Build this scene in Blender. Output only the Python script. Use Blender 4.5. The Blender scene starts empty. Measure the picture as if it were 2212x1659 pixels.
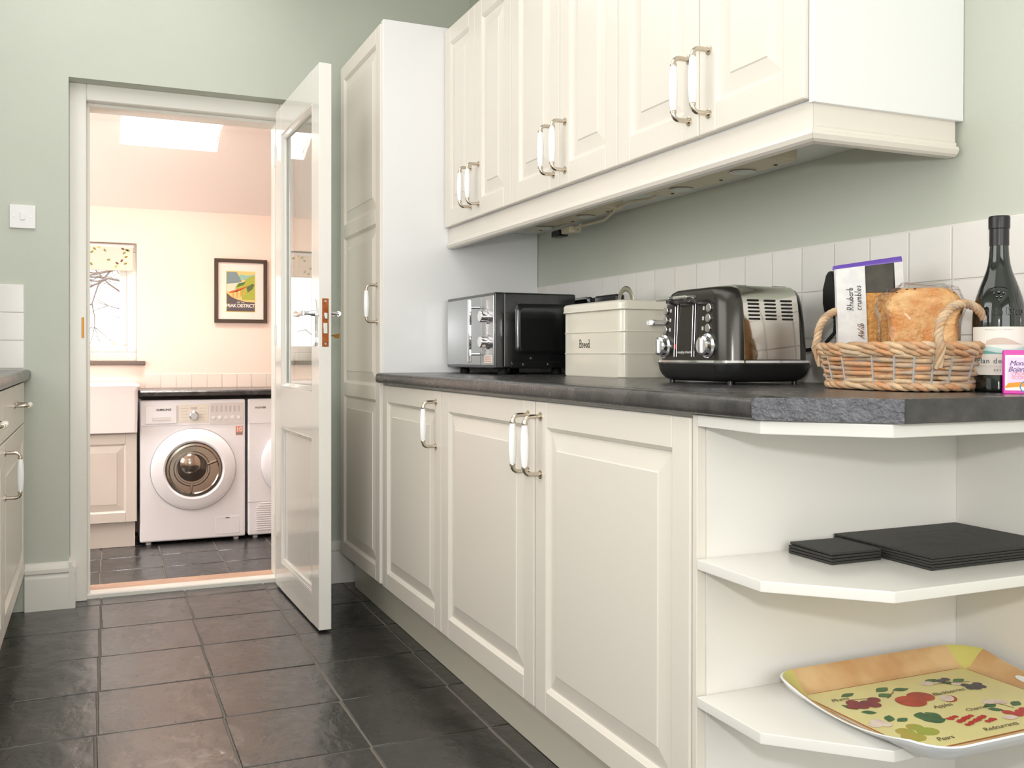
import bpy, bmesh, math, random
from mathutils import Vector, Matrix
random.seed(7)
S = bpy.context.scene
COL = S.collection
PI = math.pi
# ------------------------------------------------------------------ camera
cam_d = bpy.data.cameras.new('camera'); cam = bpy.data.objects.new('camera', cam_d); COL.objects.link(cam)
cam_d.sensor_width = 36; cam_d.lens = 36*2076.78/2212
cam_d.shift_y = -(829.5-779.88)/2212
cam_d.clip_start = .02; cam_d.clip_end = 200
yaw, pitch, roll = .4102195, -.0057476, .0014765
_f = Vector((math.sin(yaw), math.cos(yaw), 0)); _r = Vector((math.cos(yaw), -math.sin(yaw), 0)); _u = Vector((0, 0, 1))
_f2 = _f*math.cos(pitch)+_u*math.sin(pitch); _u2 = _u*math.cos(pitch)-_f*math.sin(pitch)
_r3 = _r*math.cos(roll)+_u2*math.sin(roll); _u3 = _u2*math.cos(roll)-_r*math.sin(roll)
mw = Matrix((_r3, _u3, -_f2)).transposed().to_4x4(); mw.translation = Vector((0, 0, .968))
cam.matrix_world = mw
S.camera = cam
# ------------------------------------------------------------------ world, lights, exposure
vs = S.view_settings
vs.view_transform = 'Standard'; vs.look = 'None'; vs.gamma = 1; vs.use_curve_mapping = False
vs.exposure = 0.31
w = bpy.data.worlds.new('world'); S.world = w; w.use_nodes = True
bg = w.node_tree.nodes['Background']; bg.inputs[0].default_value = (1, .97, .93, 1); bg.inputs[1].default_value = 2.0
UX0L, XLW = -1.33, -.90
def area(name, loc, rot, sx, sy, watts, col=(1, 1, 1)):
    d = bpy.data.lights.new(name, 'AREA'); d.shape = 'RECTANGLE'; d.size = sx; d.size_y = sy; d.energy = watts; d.color = col
    o = bpy.data.objects.new(name, d); COL.objects.link(o); o.location = loc; o.rotation_euler = rot; return o
area('kitchen_ceiling_fill', (.05, 2.4, 2.585), (0, 0, 0), 1.2, 3.0, 16.5, (1, .985, .985))  # added overhead ambient fill, unseen and without a fitting
area('kitchen_rear_fill', (.3, -1.52, 1.45), (PI/2, 0, 0), 1.9, 1.5, 15, (.98, .99, 1))  # soft frontal fill added behind the camera, no window known there
area('kitchen_side_fill', (XLW, 1.75, 1.62), (0, -PI/2, 0), 1.0, 1.7, 8.5, (.99, .99, 1))  # fill added from the left to brighten doors and wall under the cabinets
area('skylight_daylight', (.41, 5.80, 2.93), (0, 0, 0), .535, .52, 52, (1, .98, .965))
area('utility_side_fill', (UX0L, 5.3, 1.25), (0, -PI/2, 0), 1.2, 1.3, 20, (1, .975, .965))  # fill added to lift the utility walls and ceiling, source made up
fl = bpy.data.lights.new('camera_flash', 'POINT'); fl.energy = 28; fl.shadow_soft_size = .03; fl.color = (1, .985, .985)
flo = bpy.data.objects.new('camera_flash', fl); COL.objects.link(flo); flo.location = (0, -.03, 1.15)

# ------------------------------------------------------------------ materials
def lin(c):
    return tuple(((v/255)/12.92 if v/255 <= .04045 else ((v/255+.055)/1.055)**2.4) for v in c)+(1,)
MATS = {}
def mat(name, rgb=(200, 200, 200), rough=.5, metal=0., var=None, scale=20., bump=0., bscale=60., spec=.5, coat=0., stretch=None, rnd=0., rvar=0.):
    """Principled material; var = second colour mixed by noise, bump = fine relief, rnd = tint by object."""
    if name in MATS: return MATS[name]
    m = bpy.data.materials.new(name); m.use_nodes = True; nt = m.node_tree; N = nt.nodes; L = nt.links
    b = N['Principled BSDF']
    b.inputs['Base Color'].default_value = lin(rgb); b.inputs['Roughness'].default_value = rough
    b.inputs['Metallic'].default_value = metal; b.inputs['Specular IOR Level'].default_value = spec
    b.inputs['Coat Weight'].default_value = coat; b.inputs['Coat Roughness'].default_value = .06
    tc = N.new('ShaderNodeTexCoord'); mp = N.new('ShaderNodeMapping'); L.new(tc.outputs['Object'], mp.inputs[0])
    if stretch: mp.inputs['Scale'].default_value = stretch
    vec = mp.outputs[0]
    if rnd or var is not None and rnd >= 0:
        oi = N.new('ShaderNodeObjectInfo')
        ad = N.new('ShaderNodeVectorMath'); ad.operation = 'ADD'; sc = N.new('ShaderNodeVectorMath'); sc.operation = 'SCALE'
        cb = N.new('ShaderNodeCombineXYZ')
        for i in range(3): L.new(oi.outputs['Random'], cb.inputs[i])
        L.new(cb.outputs[0], sc.inputs[0]); sc.inputs['Scale'].default_value = 37.
        L.new(mp.outputs[0], ad.inputs[0]); L.new(sc.outputs[0], ad.inputs[1]); vec = ad.outputs[0]
    if var is not None:
        n = N.new('ShaderNodeTexNoise'); n.inputs['Scale'].default_value = scale; n.inputs['Detail'].default_value = 6
        L.new(vec, n.inputs['Vector'])
        cr = N.new('ShaderNodeMapRange'); cr.inputs[1].default_value = .35; cr.inputs[2].default_value = .65; L.new(n.outputs[0], cr.inputs[0])
        mx = N.new('ShaderNodeMix'); mx.data_type = 'RGBA'; L.new(cr.outputs[0], mx.inputs[0])
        mx.inputs[6].default_value = lin(rgb); mx.inputs[7].default_value = lin(var)
        out = mx.outputs[2]
        if rnd > 0:
            hs = N.new('ShaderNodeHueSaturation'); L.new(out, hs.inputs['Color'])
            mr = N.new('ShaderNodeMapRange'); mr.inputs[3].default_value = 1-rnd; mr.inputs[4].default_value = 1+rnd
            L.new(oi.outputs['Random'], mr.inputs[0]); L.new(mr.outputs[0], hs.inputs['Value']); out = hs.outputs[0]
        L.new(out, b.inputs['Base Color'])
        if rvar:
            m2 = N.new('ShaderNodeMapRange'); m2.inputs[3].default_value = rough-rvar; m2.inputs[4].default_value = rough+rvar
            L.new(n.outputs[0], m2.inputs[0]); L.new(m2.outputs[0], b.inputs['Roughness'])
    if bump:
        n2 = N.new('ShaderNodeTexNoise'); n2.inputs['Scale'].default_value = bscale; n2.inputs['Detail'].default_value = 8
        L.new(vec, n2.inputs['Vector'])
        bp = N.new('ShaderNodeBump'); bp.inputs['Strength'].default_value = bump; bp.inputs['Distance'].default_value = .01
        L.new(n2.outputs[0], bp.inputs['Height']); L.new(bp.outputs[0], b.inputs['Normal'])
    MATS[name] = m; return m
def glassy(name, tint=(255, 255, 255), ior=1.5, rough=0., top=1.):
    """thin clear sheet: fresnel mix of transparent and mirror"""
    m = bpy.data.materials.new(name); m.use_nodes = True; nt = m.node_tree; N = nt.nodes; L = nt.links
    N.remove(N['Principled BSDF'])
    lw = N.new('ShaderNodeLayerWeight'); lw.inputs[0].default_value = .5
    f0 = ((ior-1)/(ior+1))**2
    pw = N.new('ShaderNodeMath'); pw.operation = 'POWER'; pw.inputs[1].default_value = 4.; L.new(lw.outputs['Facing'], pw.inputs[0])
    fr = N.new('ShaderNodeMapRange'); fr.inputs[3].default_value = f0; fr.inputs[4].default_value = top; L.new(pw.outputs[0], fr.inputs[0])
    t = N.new('ShaderNodeBsdfTransparent'); t.inputs[0].default_value = lin(tint)
    g = N.new('ShaderNodeBsdfGlossy'); g.inputs['Roughness'].default_value = rough
    mx = N.new('ShaderNodeMixShader'); L.new(fr.outputs[0], mx.inputs[0]); L.new(t.outputs[0], mx.inputs[1]); L.new(g.outputs[0], mx.inputs[2])
    L.new(mx.outputs[0], N['Material Output'].inputs[0]); MATS[name] = m; return m
wall_green = mat('green wall paint', (200, 204, 192), .62, bump=.05, bscale=220, var=(197, 201, 189), scale=3, rnd=-1)
ceil_white = mat('white ceiling paint', (240, 238, 232), .8, bump=.03, bscale=150)
util_wall = mat('cream wall paint', (248, 228, 214), .7, bump=.04, bscale=150)
util_ceil = mat('pale ceiling paint', (248, 238, 230), .75, bump=.03, bscale=150)
cream = mat('cream satin cabinet paint', (228, 221, 211), .27, spec=.5, bump=.012, bscale=300)
panel_white = mat('white gloss laminate', (238, 238, 238), .16)
shelf_white = mat('ivory shelf laminate', (232, 229, 223), .22)
gloss_white = mat('white gloss door paint', (238, 235, 228), .10, bump=.012, bscale=45)
trim_white = mat('white satin trim paint', (236, 233, 225), .3, bump=.02, bscale=80)
plinth_m = mat('cream plinth laminate', (214, 209, 194), .3)
slate = mat('black riven slate', (34, 34, 35), .27, var=(50, 48, 47), scale=5, bump=.55, bscale=9, rnd=.25, stretch=(1.5, 1, 1), rvar=.08, spec=.9)
grout = mat('grey cement grout', (118, 112, 104), .85, bump=.3, bscale=200)
wtop = mat('dark slate-effect laminate', (54, 54, 55), .26, var=(78, 75, 74), scale=22, bump=.10, bscale=120, rvar=.07)
wtop_edge = mat('pitted grey edging strip', (92, 92, 98), .26, var=(74, 74, 80), scale=40, bump=.35, bscale=130)
chipboard = mat('raw chipboard edge', (190, 165, 125), .8, var=(150, 125, 90), scale=120)
tile_white = mat('white glazed tile', (238, 235, 231), .12, bump=.03, bscale=14, var=(232, 229, 225), scale=4, rnd=.02)
tile_grout = mat('pale tile grout', (226, 222, 216), .8)
tile_cream = mat('cream glazed tile', (240, 228, 216), .15, rnd=.02, var=(236, 224, 212), scale=4)
chrome = mat('polished chrome', (225, 225, 228), .06, 1.)
nickel = mat('brushed nickel', (205, 195, 180), .22, 1.)
steel = mat('brushed steel', (190, 190, 190), .3, 1.)
ceramic = mat('white ceramic', (250, 250, 250), .12)
copper = mat('tarnished copper lock plate', (178, 104, 58), .42, .8, var=(150, 84, 44), scale=60)
brass = mat('old brass', (150, 106, 46), .35, .9)
plastic_white = mat('white plastic', (240, 238, 238), .3)
black_gloss = mat('black gloss enamel', (20, 22, 22), .16, coat=.4)
black_plastic = mat('black plastic', (22, 22, 23), .4)
rubber = mat('black rubber', (18, 18, 18), .7)
mirror_glass = mat('silvered microwave glass', (176, 178, 178), .08, .9)
enamel_cream = mat('cream enamel', (228, 223, 208), .14, coat=.5)
ink = mat('dark ink', (50, 48, 46), .6)
gunmetal = mat('gunmetal lacquer', (66, 64, 61), .22, .75)
gunmetal_d = mat('dark base lacquer', (42, 42, 42), .3, .4)
mirror_steel = mat('mirror polished steel', (226, 223, 218), .05, 1.)
grey_white = mat('pale grey print', (205, 202, 198), .5)
red_m = mat('red indicator', (215, 60, 35), .4)
wicker = [mat('willow rod %s' % n, a, .6, var=b, scale=45, bump=.25, bscale=150) for n, a, b in
          (('tan', (202, 160, 118), (170, 140, 112)), ('orange', (206, 148, 100), (186, 150, 118)), ('pale', (214, 180, 140), (190, 168, 140)), ('grey', (172, 152, 134), (196, 164, 128)))]
wire_m = mat('grey binding', (168, 170, 170), .5)
crust = mat('bread crust', (216, 148, 92), .85, var=(236, 194, 140), scale=30, bump=.8, bscale=110, spec=.15)
crumb_m = mat('golden crumble', (214, 160, 92), .8, var=(186, 128, 66), scale=150, bump=.6, bscale=150)
paper = mat('white fibrous paper label', (226, 224, 222), .8, var=(214, 213, 214), scale=60)
purple = mat('purple film', (98, 66, 168), .35)
dark_film = mat('dark window film', (74, 70, 62), .25, var=(58, 55, 50), scale=30)
bottle_m = mat('dark green bottle glass', (14, 22, 18), .05, coat=.6)
foil = mat('black capsule foil', (40, 38, 40), .32, .35)
label_m = mat('ivory wine label', (232, 229, 220), .7)
pink = mat('magenta card', (206, 36, 160), .4)
lilac = mat('lilac print', (222, 202, 230), .6)
ivory = mat('ivory print', (240, 236, 224), .6)
orange_m = mat('orange print', (240, 150, 40), .6)
teal = mat('teal wash print', (110, 170, 165), .7)
sand = mat('sand wash print', (205, 190, 176), .7)
mat_black = mat('black pressed leatherboard', (46, 45, 42), .6, bump=.2, bscale=180)
melamine = mat('white melamine', (240, 242, 246), .18)
tray_print = mat('terracotta marbled print', (206, 160, 112), .3, var=(224, 190, 142), scale=14)
tray_yellow = mat('pale yellow parchment print', (236, 226, 160), .3, var=(228, 218, 156), scale=10)
tray_corner = mat('yellow green corner print', (214, 204, 110), .3)
line_red = mat('rust border line', (176, 104, 50), .4)
leaf_m = mat('leaf green print', (70, 118, 70), .35, var=(48, 92, 62), scale=50)
plum_m = mat('plum red print', (140, 36, 48), .35, var=(110, 28, 52), scale=60)
apple_m = mat('apple red print', (196, 72, 40), .35, var=(160, 52, 32), scale=30)
pear_m = mat('pear green print', (160, 172, 70), .35, var=(190, 160, 80), scale=25)
berry_m = mat('berry print', (70, 66, 84), .35)
rose_m = mat('blossom print', (226, 200, 196), .4, var=(240, 226, 214), scale=60)
cherry_m = mat('cherry red print', (190, 40, 40), .35)
twig_m = mat('twig brown print', (110, 92, 62), .4)
machine_w = mat('white appliance enamel', (244, 244, 247), .22)
machine_g = mat('pale grey appliance plastic', (226, 222, 220), .3)
smoke = mat('dark drum glass', (70, 62, 56), .08, .2, coat=.6)
drum = mat('drum steel', (168, 158, 146), .18, 1.)
fireclay = mat('white fireclay sink', (246, 242, 240), .14)
frame_dark = mat('dark brown picture frame', (74, 62, 52), .4)
mount = mat('cream picture mount', (248, 234, 224), .8)
wood_m = mat('worn oak threshold', (200, 164, 138), .45, var=(180, 140, 112), scale=18, stretch=(1, 8, 1))
sill_m = mat('dark stone sill', (110, 96, 88), .5)
blind_m = mat('cream blind fabric', (228, 214, 200), .9)
fence_m = mat('pale fence timber', (236, 214, 170), .8)
bark = mat('grey bark', (140, 124, 116), .9)
ground_m = mat('grey gravel', (170, 160, 150), .95, var=(140, 132, 124), scale=40)
strip_m = mat('cream lamp plate', (206, 196, 170), .45)
strip_glass = mat('frosted lamp lens', (200, 205, 196), .25)
glass_m = glassy('clear door glass', (250, 252, 250), 1.55)
pane_m = glassy('clear window glass', (252, 253, 252), 1.3)
film_m = glassy('clear cellophane', (250, 250, 250), 1.30, .07, .4)

# ------------------------------------------------------------------ mesh helpers
class MB:
    def __init__(s): s.v = []; s.f = []
    def add(s, vs, fs):
        o = len(s.v); s.v += [Vector(p) for p in vs]; s.f += [[i+o for i in f] for f in fs]; return s
    def bm(s, b):
        b.verts.index_update(); return s.add([v.co.copy() for v in b.verts], [[v.index for v in f.verts] for f in b.faces])
    def box(s, x0, x1, y0, y1, z0, z1, bev=0., seg=1):
        b = bmesh.new(); bmesh.ops.create_cube(b, size=1)
        for v in b.verts: v.co = Vector((x0+(v.co.x+.5)*(x1-x0), y0+(v.co.y+.5)*(y1-y0), z0+(v.co.z+.5)*(z1-z0)))
        if bev: bmesh.ops.bevel(b, geom=list(b.edges), offset=bev, segments=seg, profile=.5, affect='EDGES')
        s.bm(b); b.free(); return s
    def prism(s, poly, z0, z1, bev=0., fn=None, seg=1):
        """polygon (a,b) extruded along third axis; fn maps (a,b,c) to world"""
        fn = fn or (lambda a, b, c: (a, b, c))
        b = bmesh.new(); lo = [b.verts.new((p[0], p[1], z0)) for p in poly]; hi = [b.verts.new((p[0], p[1], z1)) for p in poly]
        n = len(poly); b.faces.new(lo[::-1]); b.faces.new(hi)
        for i in range(n): b.faces.new((lo[i], lo[(i+1) % n], hi[(i+1) % n], hi[i]))
        if bev: bmesh.ops.bevel(b, geom=[e for e in b.edges if e.calc_face_angle(0) > .4 or True], offset=bev, segments=seg, profile=.5, affect='EDGES')
        for v in b.verts: v.co = Vector(fn(*v.co))
        bmesh.ops.recalc_face_normals(b, faces=list(b.faces)); s.bm(b); b.free(); return s
    def lathe(s, prof, c=(0, 0, 0), axis='z', n=24, sx=1., sy=1.):
        """prof list of (r, h); revolved about axis through c"""
        vs, fs = [], []
        for r, h in prof:
            for i in range(n):
                a = 2*PI*i/n; p = (r*math.cos(a)*sx, r*math.sin(a)*sy, h)
                if axis == 'x': p = (p[2], p[0], p[1])
                elif axis == 'y': p = (p[0], p[2], p[1])
                vs.append((c[0]+p[0], c[1]+p[1], c[2]+p[2]))
        for k in range(len(prof)-1):
            for i in range(n):
                j = (i+1) % n; q = [k*n+i, k*n+j, (k+1)*n+j, (k+1)*n+i]
                fs.append(q if axis != 'y' else q[::-1])
        fs.append(list(range(n))[::-1] if axis != 'y' else list(range(n)))
        t = [(len(prof)-1)*n+i for i in range(n)]; fs.append(t if axis != 'y' else t[::-1])
        return s.add(vs, fs)
    def tube(s, path, r, n=8, closed=False, caps=True, flat=1.):
        P = [Vector(p) for p in path]; m = len(P); vs, fs = [], []
        rr = r if isinstance(r, (list, tuple)) else [r]*m
        up = None
        for i in range(m):
            if closed: t = P[(i+1) % m]-P[i-1]
            else: t = P[min(i+1, m-1)]-P[max(i-1, 0)]
            t.normalize()
            if up is None:
                up = Vector((0, 0, 1)) if abs(t.z) < .9 else Vector((1, 0, 0))
            a = t.cross(up)
            if a.length < 1e-4: a = t.cross(Vector((0, 1, 0)))
            a.normalize(); bb = a.cross(t); bb.normalize(); up = bb
            for k in range(n):
                q = 2*PI*k/n; vs.append(P[i]+a*math.cos(q)*rr[i]+bb*math.sin(q)*rr[i]*flat)
        for i in range(m if closed else m-1):
            for k in range(n):
                i2 = (i+1) % m; k2 = (k+1) % n; fs.append([i*n+k, i*n+k2, i2*n+k2, i2*n+k])
        if not closed and caps:
            fs.append(list(range(n))[::-1]); fs.append([(m-1)*n+k for k in range(n)])
        return s.add(vs, fs)
    def loft(s, rings, n=8):
        """rings: (z, x0,x1,y0,y1,r) rounded rectangles stacked in z, capped"""
        vs, fs = [], []
        for z, x0, x1, y0, y1, r in rings:
            for cx, cy, a0 in ((x1-r, y1-r, 0), (x0+r, y1-r, PI/2), (x0+r, y0+r, PI), (x1-r, y0+r, 1.5*PI)):
                for k in range(n):
                    a = a0+PI/2*k/(n-1); vs.append((cx+r*math.cos(a), cy+r*math.sin(a), z))
        q = 4*n
        for i in range(len(rings)-1):
            for k in range(q): fs.append([i*q+k, i*q+(k+1) % q, (i+1)*q+(k+1) % q, (i+1)*q+k])
        fs.append(list(range(q))[::-1]); fs.append([(len(rings)-1)*q+k for k in range(q)])
        return s.add(vs, fs)
    def disc(s, c, u, v, ru, rv, n=16, rot=0.):
        u, v, c = Vector(u), Vector(v), Vector(c); pts = []
        for i in range(n):
            a = 2*PI*i/n; x, y = ru*math.cos(a), rv*math.sin(a)
            pts.append(c+u*(x*math.cos(rot)-y*math.sin(rot))+v*(x*math.sin(rot)+y*math.cos(rot)))
        return s.add(pts, [list(range(n))])
    def map(s, fn): s.v = [Vector(fn(p)) for p in s.v]; return s
    def build(s, name, material, parent=None, origin=None, smooth=38., recalc=True):
        me = bpy.data.meshes.new(name)
        root = parent
        off = Vector((0, 0, 0))
        if parent is not None:
            while root is not None: off += Vector(root.location); root = root.parent
        elif origin is not None: off = Vector(origin)
        me.from_pydata([tuple(p-off) for p in s.v], [], s.f)
        if recalc:
            b = bmesh.new(); b.from_mesh(me); bmesh.ops.recalc_face_normals(b, faces=list(b.faces)); b.to_mesh(me); b.free()
        if smooth:
            me.polygons.foreach_set('use_smooth', [True]*len(me.polygons)); me.set_sharp_from_angle(angle=math.radians(smooth))
        me.materials.append(material)
        o = bpy.data.objects.new(name, me); COL.objects.link(o)
        if smooth:
            wn = o.modifiers.new('weighted', 'WEIGHTED_NORMAL'); wn.keep_sharp = True
        if parent is not None: o.parent = parent
        elif origin is not None: o.location = origin
        return o
def tag(o, label, cat, group=None):
    o['label'] = label; o['category'] = cat
    if group: o['group'] = group
    return o
def thing(name, label, cat, loc, group=None):
    o = bpy.data.objects.new(name, None); COL.objects.link(o); o.location = loc; o.empty_display_size = .05
    return tag(o, label, cat, group)
def struct(o, label=None):
    o['kind'] = 'structure'
    if label: o['label'] = label
    return o
def copy_at(o, parent, loc):
    c = o.copy(); COL.objects.link(c); c.parent = parent; c.location = loc; return c
def text_mb(txt, size, fn, depth=.0004, align='LEFT', shear=0., space=1., bold=0., bev=0.):
    cu = bpy.data.curves.new('lettering', 'FONT'); cu.body = txt; cu.size = size; cu.extrude = depth/2; cu.align_x = align; cu.shear = shear
    cu.space_character = space; cu.offset = bold; cu.resolution_u = 3; cu.bevel_depth = bev
    o = bpy.data.objects.new('lettering', cu); COL.objects.link(o)
    me = bpy.data.meshes.new_from_object(o.evaluated_get(bpy.context.evaluated_depsgraph_get()))
    mb = MB().add([fn(v.co.x, v.co.y, v.co.z) for v in me.vertices], [list(p.vertices) for p in me.polygons])
    bpy.data.objects.remove(o); bpy.data.curves.remove(cu); bpy.data.meshes.remove(me)
    return mb
def plane_fn(o, u, v):
    o, u, v = Vector(o), Vector(u).normalized(), Vector(v).normalized(); n = u.cross(v)
    return lambda a, b, c=0.: o+u*a+v*b+n*c
def strokes(lines, fn, wd, lift=.0003):
    """flat ink ribbons along polylines given in local (a,b)"""
    mb = MB()
    for ln in lines:
        for i in range(len(ln)-1):
            a, b = Vector(ln[i]), Vector(ln[i+1]); d = (b-a)
            if d.length < 1e-7: continue
            d.normalize(); n = Vector((-d.y, d.x))*wd/2; e = d*wd*.3
            mb.add([fn(*(a-e+n), lift), fn(*(a-e-n), lift), fn(*(b+e-n), lift), fn(*(b+e+n), lift)], [[0, 1, 2, 3]])
    return mb
def arc(cx, cy, rx, ry, a0, a1, n=8):
    return [(cx+rx*math.cos(math.radians(a0+(a1-a0)*i/n)), cy+ry*math.sin(math.radians(a0+(a1-a0)*i/n))) for i in range(n+1)]
# hand / typewriter letters, x-height 1; (advance, strokes)
def letter(c):
    d = {
     'R': (1.25, [[(0, 0), (.05, 2)], [(0, 1.9)]+arc(.35, 1.5, .5, .48, 100, -90)+[(.25, 1.02), (1., 0)]]),
     'C': (1.1, [arc(.55, .8, .5, .8, 60, 300)]),
     'c': (1.0, [arc(.5, .55, .45, .55, 60, 300)]),
     'h': (1.0, [[(.1, 0), (.15, 2)], [(.1, .6)]+arc(.45, .6, .32, .4, 160, 0)+[(.78, 0)]]),
     'u': (1.0, [[(.1, 1)]+arc(.42, .4, .32, .4, 180, 360)+[(.76, 1), (.8, 0)]]),
     'b': (1.0, [[(.1, 2), (.1, .05)], arc(.42, .48, .34, .48, 180, -180, 12)]),
     'a': (1.0, [arc(.42, .48, .36, .48, 30, 330, 10), [(.8, 1), (.8, .2), (.92, 0)]]),
     'r': (.8, [[(.1, 1), (.12, 0)], [(.12, .6)]+arc(.42, .7, .28, .3, 150, 40, 5)]),
     'm': (1.5, [[(.1, 1), (.1, 0)], [(.1, .6)]+arc(.38, .65, .26, .35, 160, 0)+[(.64, 0)], [(.64, .6)]+arc(.9, .65, .26, .35, 160, 0)+[(1.2, 0)]]),
     'l': (.5, [[(.15, 2), (.15, .15), (.35, 0)]]),
     'e': (.95, [[(.08, .5), (.75, .55)]+arc(.42, .5, .36, .48, 10, 310, 10)]),
     's': (.85, [[(.7, .9), (.4, 1), (.2, .8), (.4, .55), (.65, .35), (.5, .05), (.1, .05)]]),
     'W': (1.6, [[(0, 1.8), (.3, 0), (.65, 1.2), (.95, 0), (1.4, 2)]]),
     'i': (.45, [[(.15, 1), (.18, 0)], [(.2, 1.45), (.22, 1.5)]]),
     'A': (1.2, [[(0, 0), (.5, 1.9), (1, 0)], [(.1, .7), (1.1, .8)]]),
     ' ': (.7, [])}
    if c == 'B': return (1.4, [[(.2, 0), (.2, 1.9)], [(0, 0), (.7, 0)]+arc(.7, .48, .45, .48, -90, 90)+[(.2, .96)], [(0, 1.9), (.62, 1.9)]+arc(.62, 1.43, .4, .47, 90, -90)])
    if c == 'd': return (1.2, [[(.6, 1.9), (.85, 1.9), (.85, 0), (1.08, 0)], arc(.48, .5, .38, .5, 30, 330, 10)])
    return d.get(c, (.9, []))
def write(txt, size, fn, wd, lift=.0003, serif=False, slant=0., space=.12):
    x = 0; lines = []
    for c in txt:
        adv, st = letter(c)
        for ln in st: lines.append([((px+x+py*slant)*size, py*size) for px, py in ln])
        if serif and c == 'r': lines += [[((x-.1)*size, size), ((x+.12)*size, size)], [((x-.1)*size, 0), ((x+.5)*size, 0)]]
        x += adv+space
    return strokes(lines, fn, wd, lift), x*size

# ------------------------------------------------------------------ setting: kitchen shell
XW, YB, XL, YR, ZC = 1.551, 4.055, -.86, -1.6, 2.6     # right wall, back wall, left wall, rear wall, ceiling
YU = 6.6; ZU = -.16                                     # utility back wall, utility floor
OX0, OX1, OZ = -.088, .785, 2.032                       # doorway
fl_o = struct(MB().box(XL-.1, XW+.1, YR-.1, 4.2, -.12, -.003).build('floor', grout), 'black slate tiled kitchen floor')
tc_ = MB().box(-.1545, .1545, -.1695, .1695, -.012, 0, .0018).build('tile', slate, fl_o)
first = True
for j in range(-3, 13):
    for i in range(-4, 6):
        cx = .01+.315*(i+.5); y1 = 4.04-.345*(11-j)+.172; cy = y1
        if j == 12: cy = 4.04+.08
        cx += (cy-3)*.014
        if cx-.152 < XL or cx+.152 > XW+.03: continue
        o = tc_ if first else tc_.copy()
        if not first: COL.objects.link(o); o.parent = fl_o
        first = False
        o.location = (cx+random.uniform(-.0015, .0015), cy, random.uniform(-.0012, .0))
        o.rotation_euler = (random.uniform(-.003, .003), random.uniform(-.003, .003), random.uniform(-.005, .005))
        if j == 12: o.scale = (1, .40, 1); 
# back wall with door opening
bw = MB().box(XL-.1, OX0, YB, 4.35, -.2, ZC+.1).box(OX1, XW+.1, YB, 4.35, -.2, ZC+.1).box(OX0, OX1, YB, 4.35, OZ, ZC+.1)
struct(bw.build('wall_back', wall_green, smooth=0), 'sage green wall with the doorway')
rw = struct(MB().box(XW, XW+.12, YR-.1, YB, -.1, ZC+.1).build('wall_right', wall_green, smooth=0), 'sage green wall behind the worktop')
struct(MB().box(XL-.12, XL, YR-.1, .9, -.1, ZC+.1).box(XL-.12, XL, 2.6, YB, -.1, ZC+.1).box(XL-.12, XL, .9, 2.6, -.1, 1.12).box(XL-.12, XL, .9, 2.6, 2.12, ZC+.1).build('wall_left', wall_green, smooth=0), 'sage green wall behind the left units')  # out-of-view opening added to seat the kitchen side fill
# unseen rear wall, opening added for the rear fill light
wz0, wz1, wx0, wx1 = .7, 2.2, -.65, 1.25
struct(MB().box(XL-.1, wx0, YR-.1, YR, -.1, ZC).box(wx1, XW+.1, YR-.1, YR, -.1, ZC).box(wx0, wx1, YR-.1, YR, -.1, wz0).box(wx0, wx1, YR-.1, YR, wz1, ZC).build('wall_rear', wall_green, smooth=0))
struct(MB().box(XL-.12, XW+.12, YR-.12, 4.35, ZC, ZC+.1).build('ceiling', ceil_white, smooth=0))
# splashback tiles
wt = MB().box(-.003, .003, -.0528, .0528, -.0528, .0528, .0016, 2).build('tile', tile_white, rw)
gr = MB().box(XW-.0035, XW, .8, 3.318, .9, 1.227).build('tile_grout', tile_grout, rw)
first = True
for k in range(-5, 18):
    for r in range(3):
        yc = 1.387+.109*(k+.5); zc = 1.226-.109*(r+.5)
        if yc+.054 > 3.318: continue
        o = wt if first else wt.copy()
        if not first: COL.objects.link(o); o.parent = rw
        first = False
        o.location = (XW-.0045, yc, zc)
bwo = bpy.data.objects['wall_back']
MB().box(XL, -.24, YB-.0035, YB, .91, 1.232).build('tile_grout', tile_grout, bwo)
bt = MB().box(-.0515, .0515, -.003, .003, -.0515, .0515, .0016, 2).build('tile', tile_white, bwo)
first = True
for k in range(5):
    for r in range(3):
        o = bt if first else bt.copy()
        if not first: COL.objects.link(o); o.parent = bwo
        first = False
        o.location = (-.2405-.105*(k+.5)-.0005, YB-.0045, 1.232-.105*(r+.5))
# skirting boards
sk = [(0, 0), (.022, 0), (.022, .118), (.017, .126), (.017, .135), (.024, .141), (.024, .155), (.012, .163), (.010, .174), (0, .178)]
b1 = MB().prism(sk, -.24, OX0+.0, fn=lambda a, b, c: (c, YB-a, b)).prism(sk, YB-.024, 4.13, fn=lambda a, b, c: (OX0+a, c, b))
struct(b1.build('baseboard_back', trim_white), 'white moulded skirting left of the doorway')
struct(MB().prism(sk, OX1, XW, fn=lambda a, b, c: (c, YB-a, b)).build('baseboard_right', trim_white), 'white moulded skirting behind the open door')
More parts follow.
